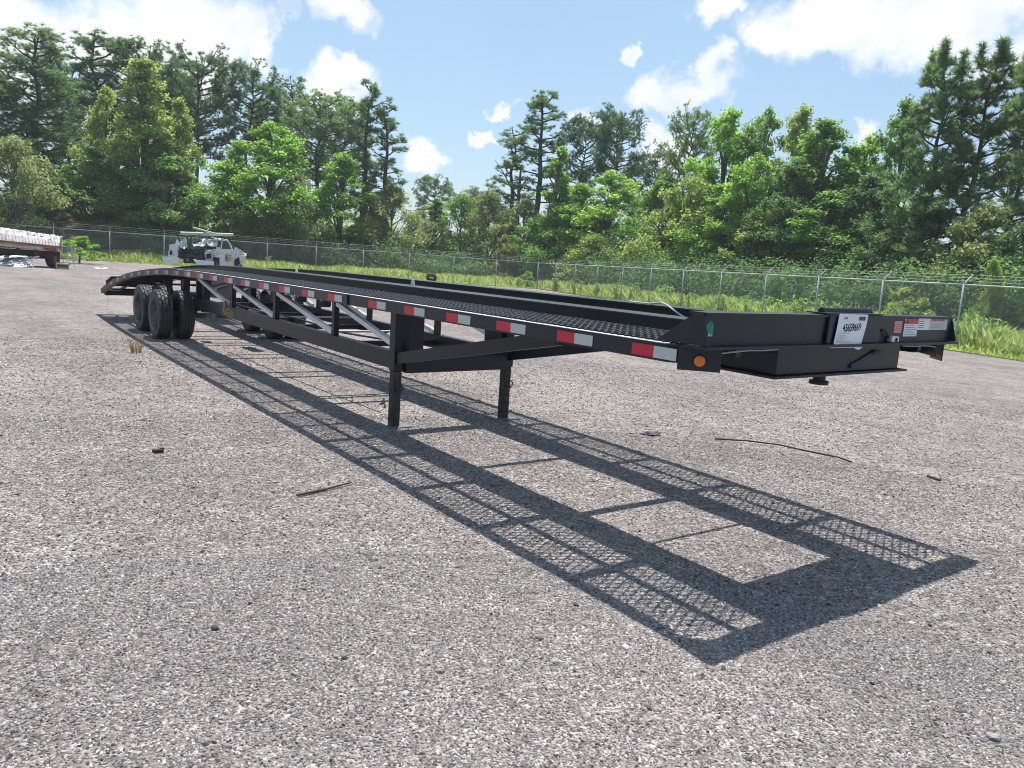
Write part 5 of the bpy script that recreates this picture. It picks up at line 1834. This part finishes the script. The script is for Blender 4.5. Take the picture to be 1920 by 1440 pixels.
    # bumper in two bent lengths
    mb = MB(); crumple(mb, R3([X(319), -0.45, z(497)]), R3([X(343), -0.55, z(497)]), R3([X(344), -0.5, z(485)]), R3([X(319), -0.4, z(486)]), 5, 3, 0.03, 11, 0.08); B(mb, 'bumper', 'chrome')
    mb = MB(); crumple(mb, R3([X(373), -0.55, z(497)]), R3([X(399), -0.45, z(497)]), R3([X(399), -0.4, z(489)]), R3([X(366), -0.5, z(487.5)]), 5, 3, 0.02, 12, 0.08); B(mb, 'bumper', 'wpaint')
    # wheels
    for px, y in ((404, 0.1), (440, 1.6)):
        mb = MB(); mb.lathe_y(tyre_profile(0.36, 0.22), (0, 0, 0), 28, False)
        w = mb.build('wheel', M['tyre'], root, org=(0, 0, 0)); w.location = (X(px), y, 0.36); w.rotation_euler = (0, 0, math.radians(62))
        mb = MB(); mb.lathe_y([(0.22, -0.09), (0.20, -0.06), (0.001, -0.05)], (0, 0, 0), 20, False); r_ = mb.build('rim', M['rim'], w, org=(0, 0, 0))
    # ladder rack bars, bent
    for a, b in (((338, 440), (346, 458)), ((345, 458), (338, 438)), ((356, 447), (358, 470)), ((362, 446), (360, 470)), ((420, 444), (455, 470)), ((424, 450), (446, 462))):
        mb = MB(); mb.bar((X(a[0]), 0.35 + 0.02 * (a[0] - 390), z(a[1])), (X(b[0]), 0.3 + 0.02 * (b[0] - 390), z(b[1])), 0.05, 0.05); B(mb, 'rack_bar', 'darkpart')
    for y0, pa, pb, py in ((0.2, 340, 412, 447), (1.1, 352, 424, 443.5)):
        mb = MB(); mb.bar((X(pa), y0, z(py - 1)), (X(pb), y0, z(py + 0.5)), 0.05, 0.05); B(mb, 'rack_rail', 'darkpart')
    # loose wires hanging at the front
    for i in range(4):
        mb = MB(); mb.tube([(X(344 + 4 * i), -0.35, z(466)), (X(346 + 5 * i), -0.5, z(476)), (X(343 + 6 * i), -0.55, z(486))], 0.015, 5); B(mb, 'loose_wire', 'ink')
    # pipes resting on the rack are things of their own
    def pipe(a, b, r, lab):
        mb = MB()
        pa, pb = R3([X(a[0]), a[2], z(a[1])]), R3([X(b[0]), b[2], z(b[1])])
        d = (pb - pa) / np.linalg.norm(pb - pa)
        mb.tube([pa, pb], r, 14)
        o = mb.build('pipe', M['pvc'], None, org=(0, 0, 0), smooth=False)
        o.matrix_world = root.matrix_basis.copy() if False else Matrix.Translation(root.location) @ Matrix.Rotation(root.rotation_euler.z, 4, 'Z')
        tag(o, lab, 'pipe', 'pipes on the wrecked truck rack')
    pipe((345, 441.2, 0.1), (430, 436.5, 0.9), 0.085, 'thick pale pipe lying across the rack of the wrecked white pickup')
    pipe((364, 428.5, 0.7), (402, 437.5, 0.25), 0.05, 'thin white pipe tilted over the thick one on the wrecked pickup')


pickup()


def flatbed():
    dist = 40.0
    root = wreck_frame('wrecked_flatbed', 50, dist, 'rusty wrecked flatbed body with stained white deck sheet and round red lamps', 'truck bed')
    X = lambda px: (px - 50) * dist / F_PX
    z = lambda py: float(at(50, py, dist)[2])
    def B(mb, n, mat, par=root, **k):
        return mb.build(n, M[mat], par, org=(0, 0, 0), **k)
    sl = (441 - 426) / 101.0            # the bed runs downhill to the right in the picture
    zt = lambda px, py: z(py)
    # corrugated, stained deck sheet tipped towards the viewer
    mb = MB()
    nu = 72
    vs = []
    rng = np.random.default_rng(2)
    for i in range(nu + 1):
        px = -60 + 161 * i / nu
        rib = 0.022 if i % 2 else -0.022
        ty = 421.5 + (px + 60) * 0.105 * 1.0 + rng.normal() * 0.5
        by = 449 + (px + 60) * 0.055
        vs.append((X(px), 0.55, z(ty) + rib * 0.4)); vs.append((X(px) + 0.0, 0.22 + rib, z((ty + by) / 2) + rib)); vs.append((X(px), -0.02 + rib, z(by)))
    fs = []
    for i in range(nu):
        a = i * 3
        fs += [(a, a + 3, a + 4, a + 1), (a + 1, a + 4, a + 5, a + 2)]
    k = len(vs)
    vs2 = [(x, y + 0.03, zz - 0.03) for x, y, zz in vs]
    fs2 = [tuple(k + t for t in reversed(f)) for f in fs]
    mb.add(vs + vs2, fs + fs2); B(mb, 'deck_sheet', 'roofwhite')
    for px, py in ((70, 442), (81, 447), (60, 440)):
        mb = MB(); mb.prism([(X(px - 3), -0.0, z(py + 1)), (X(px + 4), -0.02, z(py + 0.5)), (X(px + 3), 0.02, z(py - 1.5)), (X(px), 0.01, z(py - 0.5))], (0, -0.012, 0.0)); B(mb, 'torn_hole', 'ink')
    def strip(x0, x1, ya0, yb0, y0, y1, slope=0.055):
        m2 = MB()
        f = lambda px, py: z(py + (px + 60) * slope)
        m2.prism([(X(x0), y0, f(x0, yb0)), (X(x1), y0, f(x1, yb0)), (X(x1), y0, f(x1, ya0)), (X(x0), y0, f(x0, ya0))], (0, y1 - y0, 0))
        return m2
    B(strip(-60, 99, 449.2, 453.5, -0.08, 0.10), 'rust_rail', 'rustred')
    B(strip(-58, 97, 453.7, 460, -0.03, 0.10), 'rear_sill', 'beige')
    # white patch and red lamp panel
    B(strip(56, 72, 453.9, 459.6, -0.045, -0.032), 'pale_patch', 'roofwhite')
    lp = B(strip(74, 92, 454.5, 459.5, -0.05, -0.033), 'lamp_panel', 'rustred')
    for px in (79.5, 87.5):
        c = (X(px), -0.052, z(457.0 + (px + 60) * 0.055))
        mb = MB(); mb.tube([c, (c[0], c[1] - 0.025, c[2])], 0.062, 16); B(mb, 'tail_lamp', 'taillight', lp)
    mb = MB(); mb.box(X(98.3), X(100.5), -0.02, 0.5, z(470), z(439)); B(mb, 'end_post', 'beige')
    # dark frame, cross beams, axle and wheel under the bed
    mb = MB(); mb.box(X(-60), X(97), 0.3, 1.6, z(478), z(468.5)); B(mb, 'underframe', 'rustdark')
    for px in (8, 40, 64):
        mb = MB(); mb.box(X(px - 3), X(px + 2), 0.02, 0.16, z(484), z(466)); B(mb, 'cross_beam', 'rustdark')
    for px, y in ((88, 0.5), (86, 1.5)):
        mb = MB(); mb.lathe_y(tyre_profile(0.46, 0.26), (0, 0, 0), 28, False); w = mb.build('wheel', M['rustdark'], root, org=(0, 0, 0)); w.location = (X(px), y, 0.46); w.rotation_euler = (0, 0, math.radians(70))
        mb = MB(); mb.lathe_y([(0.27, -0.11), (0.25, -0.05), (0.001, -0.04)], (0, 0, 0), 18, False); mb.build('rim', M['rustred'], w, org=(0, 0, 0))
    mb = MB(); mb.tube([(X(-50), 1.0, 0.45), (X(96), 1.0, 0.45)], 0.10, 8); B(mb, 'axle', 'rustdark')
    mw = Matrix.Translation(root.location) @ Matrix.Rotation(root.rotation_euler.z, 4, 'Z')
    def loose(mb, name, mat, lab, cat, grp=None):
        o = mb.build(name, M[mat], None, org=(0, 0, 0)); o.matrix_world = mw
        tag(o, lab, cat, grp)
    g = 'scrap pieces round the wrecked flatbed'
    mb = MB(); crumple(mb, (X(3), -0.75, 0.03), (X(46), -0.75, 0.05), (X(69), -0.35, z(478)), (X(22), -0.3, z(486)), 9, 4, 0.04, 21, 0.02); loose(mb, 'scrap_sheet', 'scrap', 'long bent dark grey metal sheet propped in front of the wrecked flatbed', 'scrap', g)
    mb = MB(); crumple(mb, (X(-12), -0.55, z(489)), (X(52), -0.45, z(481)), (X(50), -0.3, z(479)), (X(-10), -0.3, z(484)), 8, 2, 0.02, 22, 0.03); loose(mb, 'scrap_metal', 'scrapwhite', 'long white metal panel lying against the wrecked flatbed', 'scrap', g)
    mb = MB(); mb.prism([(X(21), -0.5, z(484.5)), (X(28), -0.5, z(484)), (X(28), -0.5, z(481)), (X(21), -0.5, z(481.5))], (0, -0.05, 0)); loose(mb, 'scrap_piece', 'rustred', 'small red scrap piece lying on the long white panel', 'scrap', g)
    mb = MB(); crumple(mb, (X(33), -1.0, 0.02), (X(50), -1.0, 0.02), (X(44), -0.8, 0.14), (X(35), -0.8, 0.14), 4, 3, 0.02, 23, 0.02); loose(mb, 'scrap_metal', 'scrapwhite', 'small white bent panel on the gravel at the right foot of the long grey sheet', 'scrap', g)
    mb = MB(); crumple(mb, (X(48), -0.95, 0.02), (X(61), -0.9, 0.02), (X(58), -0.7, 0.24), (X(47), -0.7, 0.26), 4, 3, 0.03, 24, 0.02); loose(mb, 'scrap_sheet', 'scrap', 'short blue grey sheet standing on edge by the small white bent panel', 'scrap', g)
    mb = MB(); crumple(mb, (X(-8), -1.0, 0.02), (X(9), -0.95, 0.02), (X(6), -0.75, 0.12), (X(-8), -0.75, 0.14), 4, 3, 0.02, 25, 0.02); loose(mb, 'scrap_metal', 'scrapwhite', 'white crumpled panel at the left edge of the photo below the flatbed', 'scrap', g)
    mb = MB(); crumple(mb, (X(101), 0.2, z(471)), (X(119), 0.3, z(466)), (X(116), 0.3, z(456)), (X(100), 0.2, z(459)), 4, 3, 0.03, 26, 0.02); loose(mb, 'scrap_sheet', 'scrap', 'dark grey flap sticking out at the right end of the wrecked flatbed', 'scrap', g)
    # tangle of torn aluminium
    rng = np.random.default_rng(9)
    mb = MB()
    for i in range(16):
        a = R3([X(100 + 18 * rng.random()), 0.1 + 0.4 * rng.random(), z(492 - 22 * rng.random())]); b = a + rng.normal(size=3) * R3([0.16, 0.1, 0.2])
        b[2] = max(b[2], 0.05)
        mb.bar(a, b, 0.04 + 0.05 * rng.random(), 0.012)
    mb.bar((X(118), 0.2, 0.02), (X(113), 0.2, z(470)), 0.03, 0.02); mb.bar((X(101), 0.2, 0.02), (X(102), 0.2, z(470)), 0.03, 0.02)
    mb.bar((X(101), 0.2, z(478)), (X(118), 0.2, z(486)), 0.03, 0.02)
    loose(mb, 'scrap_tangle', 'galv', 'tangle of torn silver metal strips right of the wrecked flatbed', 'scrap', g)
    # hollow box on the ground
    mb = MB()
    x0, x1, z0, z1 = X(90), X(108), 0.02, z(489)
    mb.box(x0, x1, -0.75, -0.72 + 0.3, z0, z0 + 0.05); mb.box(x0, x1, -0.75, -0.42, z1 - 0.05, z1); mb.box(x0, x0 + 0.05, -0.75, -0.42, z0 + 0.051, z1 - 0.051); mb.box(x1 - 0.05, x1, -0.75, -0.42, z0 + 0.051, z1 - 0.051); mb.box(x0 + 0.051, x1 - 0.051, -0.45, -0.42, z0 + 0.051, z1 - 0.051)
    loose(mb, 'metal_box', 'beige', 'open pale metal box lying on the gravel at the right of the wrecked flatbed', 'box')


flatbed()


# ------------------------------------------------------------------ odds and ends on the gravel
def loose_item(mb, name, mat, label, cat, smooth=False):
    o = mb.build(name, M[mat], None, smooth=smooth)
    tag(o, label, cat)
    return o


mb = MB(); mb.bar((-2.369, -1.028, 0.014), (-2.425, -0.80, 0.014), 0.020, 0.010); mb.bar((-2.425, -0.80, 0.014), (-2.491, -0.583, 0.018), 0.014, 0.008)
loose_item(mb, 'rubber_strip', 'rubber', 'thin black rubber strip lying on the gravel left of the trailer shadow', 'strip')
mb = MB(); pts = [(-2.52, 3.458), (-2.30, 3.70), (-2.072, 3.906), (-1.88, 4.00), (-1.692, 4.062), (-1.50, 4.04), (-1.312, 3.938)]
mb.tube([(x, y, 0.018 + 0.012 * math.sin(i * 1.3)) for i, (x, y) in enumerate(pts)], 0.0085, 6)
loose_item(mb, 'wire', 'rubber', 'long dark bent wire lying on the gravel right of the trailer shadow', 'wire', True)
mb = MB(); mb.prism([(-3.85, -1.60, 0.005), (-3.81, -1.59, 0.005), (-3.805, -1.525, 0.005), (-3.85, -1.53, 0.005)], (0.003, 0.002, 0.022)); mb.box(-3.845, -3.82, -1.545, -1.515, 0.0275, 0.036)
loose_item(mb, 'rubber_chunk', 'rubber', 'small black rubber chunk alone on the gravel at the left', 'debris')
mb = MB(); crumple(mb, (-39.1, 3.5, 0.01), (-38.8, 4.0, 0.01), (-39.2, 4.2, 0.06), (-39.5, 3.7, 0.05), 4, 2, 0.015, 31, 0.01)
loose_item(mb, 'white_scrap', 'scrapwhite', 'flat white scrap alone on the far gravel right of the flatbed', 'scrap')
p1, p2 = at(1752, 808, 7.9), at(1778, 815, 7.8)
mb = MB(); mb.tube([(float(p1[0]), float(p1[1]), 0.012), (float(p2[0]), float(p2[1]), 0.014)], 0.010, 6)
loose_item(mb, 'twig', 'bark', 'short dark twig on the gravel at the right', 'twig')
# flat dark scrap beyond the legs
def gpt(px, py):
    v = pray(px, py); t = -CAM[2] / v[2]
    return CAM + v * t
p = gpt(1222, 816)
mb = MB(); crumple(mb, (p[0] - 0.08, p[1] - 0.10, 0.012), (p[0] + 0.06, p[1] - 0.05, 0.012), (p[0] + 0.04, p[1] + 0.10, 0.03), (p[0] - 0.07, p[1] + 0.06, 0.02), 4, 3, 0.01, 33, 0.008)
loose_item(mb, 'dark_scrap', 'darkpart', 'small dark flat scrap on the gravel beyond the landing legs', 'scrap')


def rock(px, py, s, mat, label, seed):
    p = gpt(px, py)
    import bmesh
    bm = bmesh.new(); bmesh.ops.create_icosphere(bm, subdivisions=2, radius=1)
    r = random.Random(seed)
    for v in bm.verts:
        k = 0.8 + 0.35 * r.random()
        v.co = Vector((v.co.x * k * s, v.co.y * k * s * 0.8, v.co.z * k * s * 0.55))
    me = bpy.data.meshes.new('stone'); bm.to_mesh(me); bm.free(); me.materials.append(M[mat])
    o = bpy.data.objects.new('stone', me); COL.objects.link(o); o.location = (float(p[0]), float(p[1]), s * 0.35)
    tag(o, label, 'stone')


rock(1172, 1216, 0.020, 'stgrey', 'pale stone on the gravel in front of the front left shadow corner', 1)
rock(403, 1180, 0.020, 'darkpart', 'round dark stone on the gravel low on the left', 2)
rock(1080, 1136, 0.016, 'darkpart', 'small dark stone just outside the left shadow edge', 3)
rock(1860, 1385, 0.024, 'inkgrey', 'dull grey stone at the lower right corner', 4)

# dry tuft by the wheels
p = R3([-9.6, -0.55, 0])
rng = np.random.default_rng(6)
root = thing('dry_tuft', (float(p[0]), float(p[1]), 0), 'dry straw coloured grass tuft on the gravel in front of the wheels', 'grass tuft')
mb = MB()
for i in range(30):
    a = rng.random() * 6.28; l = 0.10 + 0.22 * rng.random(); sp_ = 0.03 + 0.07 * rng.random()
    x, y = math.cos(a) * 0.04, math.sin(a) * 0.06
    mb.tube([(x, y, 0), (x + math.cos(a) * sp_ * 0.4, y + math.sin(a) * sp_ * 0.4, l * 0.6), (x + math.cos(a) * sp_, y + math.sin(a) * sp_, l)], [0.004, 0.003, 0.0015], 4, cap=False)
mb.build('stalks', M['straw'], root, org=(0, 0, 0))

# old tyre lying in the grass edge beyond the trailer
def old_tyre():
    p = at(808, 540, 55.0)
    mb = MB(); mb.lathe_y(tyre_profile(0.36, 0.22), (0, 0, 0), 30, False)
    o = mb.build('old_tyre', M['rubber'], None, org=(0, 0, 0)); o.location = (float(p[0]), float(p[1]), 0.30); o.rotation_euler = (math.radians(52), 0, 0.9)
    tag(o, 'black old tyre leaning in the grass beyond the trailer', 'tyre')


old_tyre()
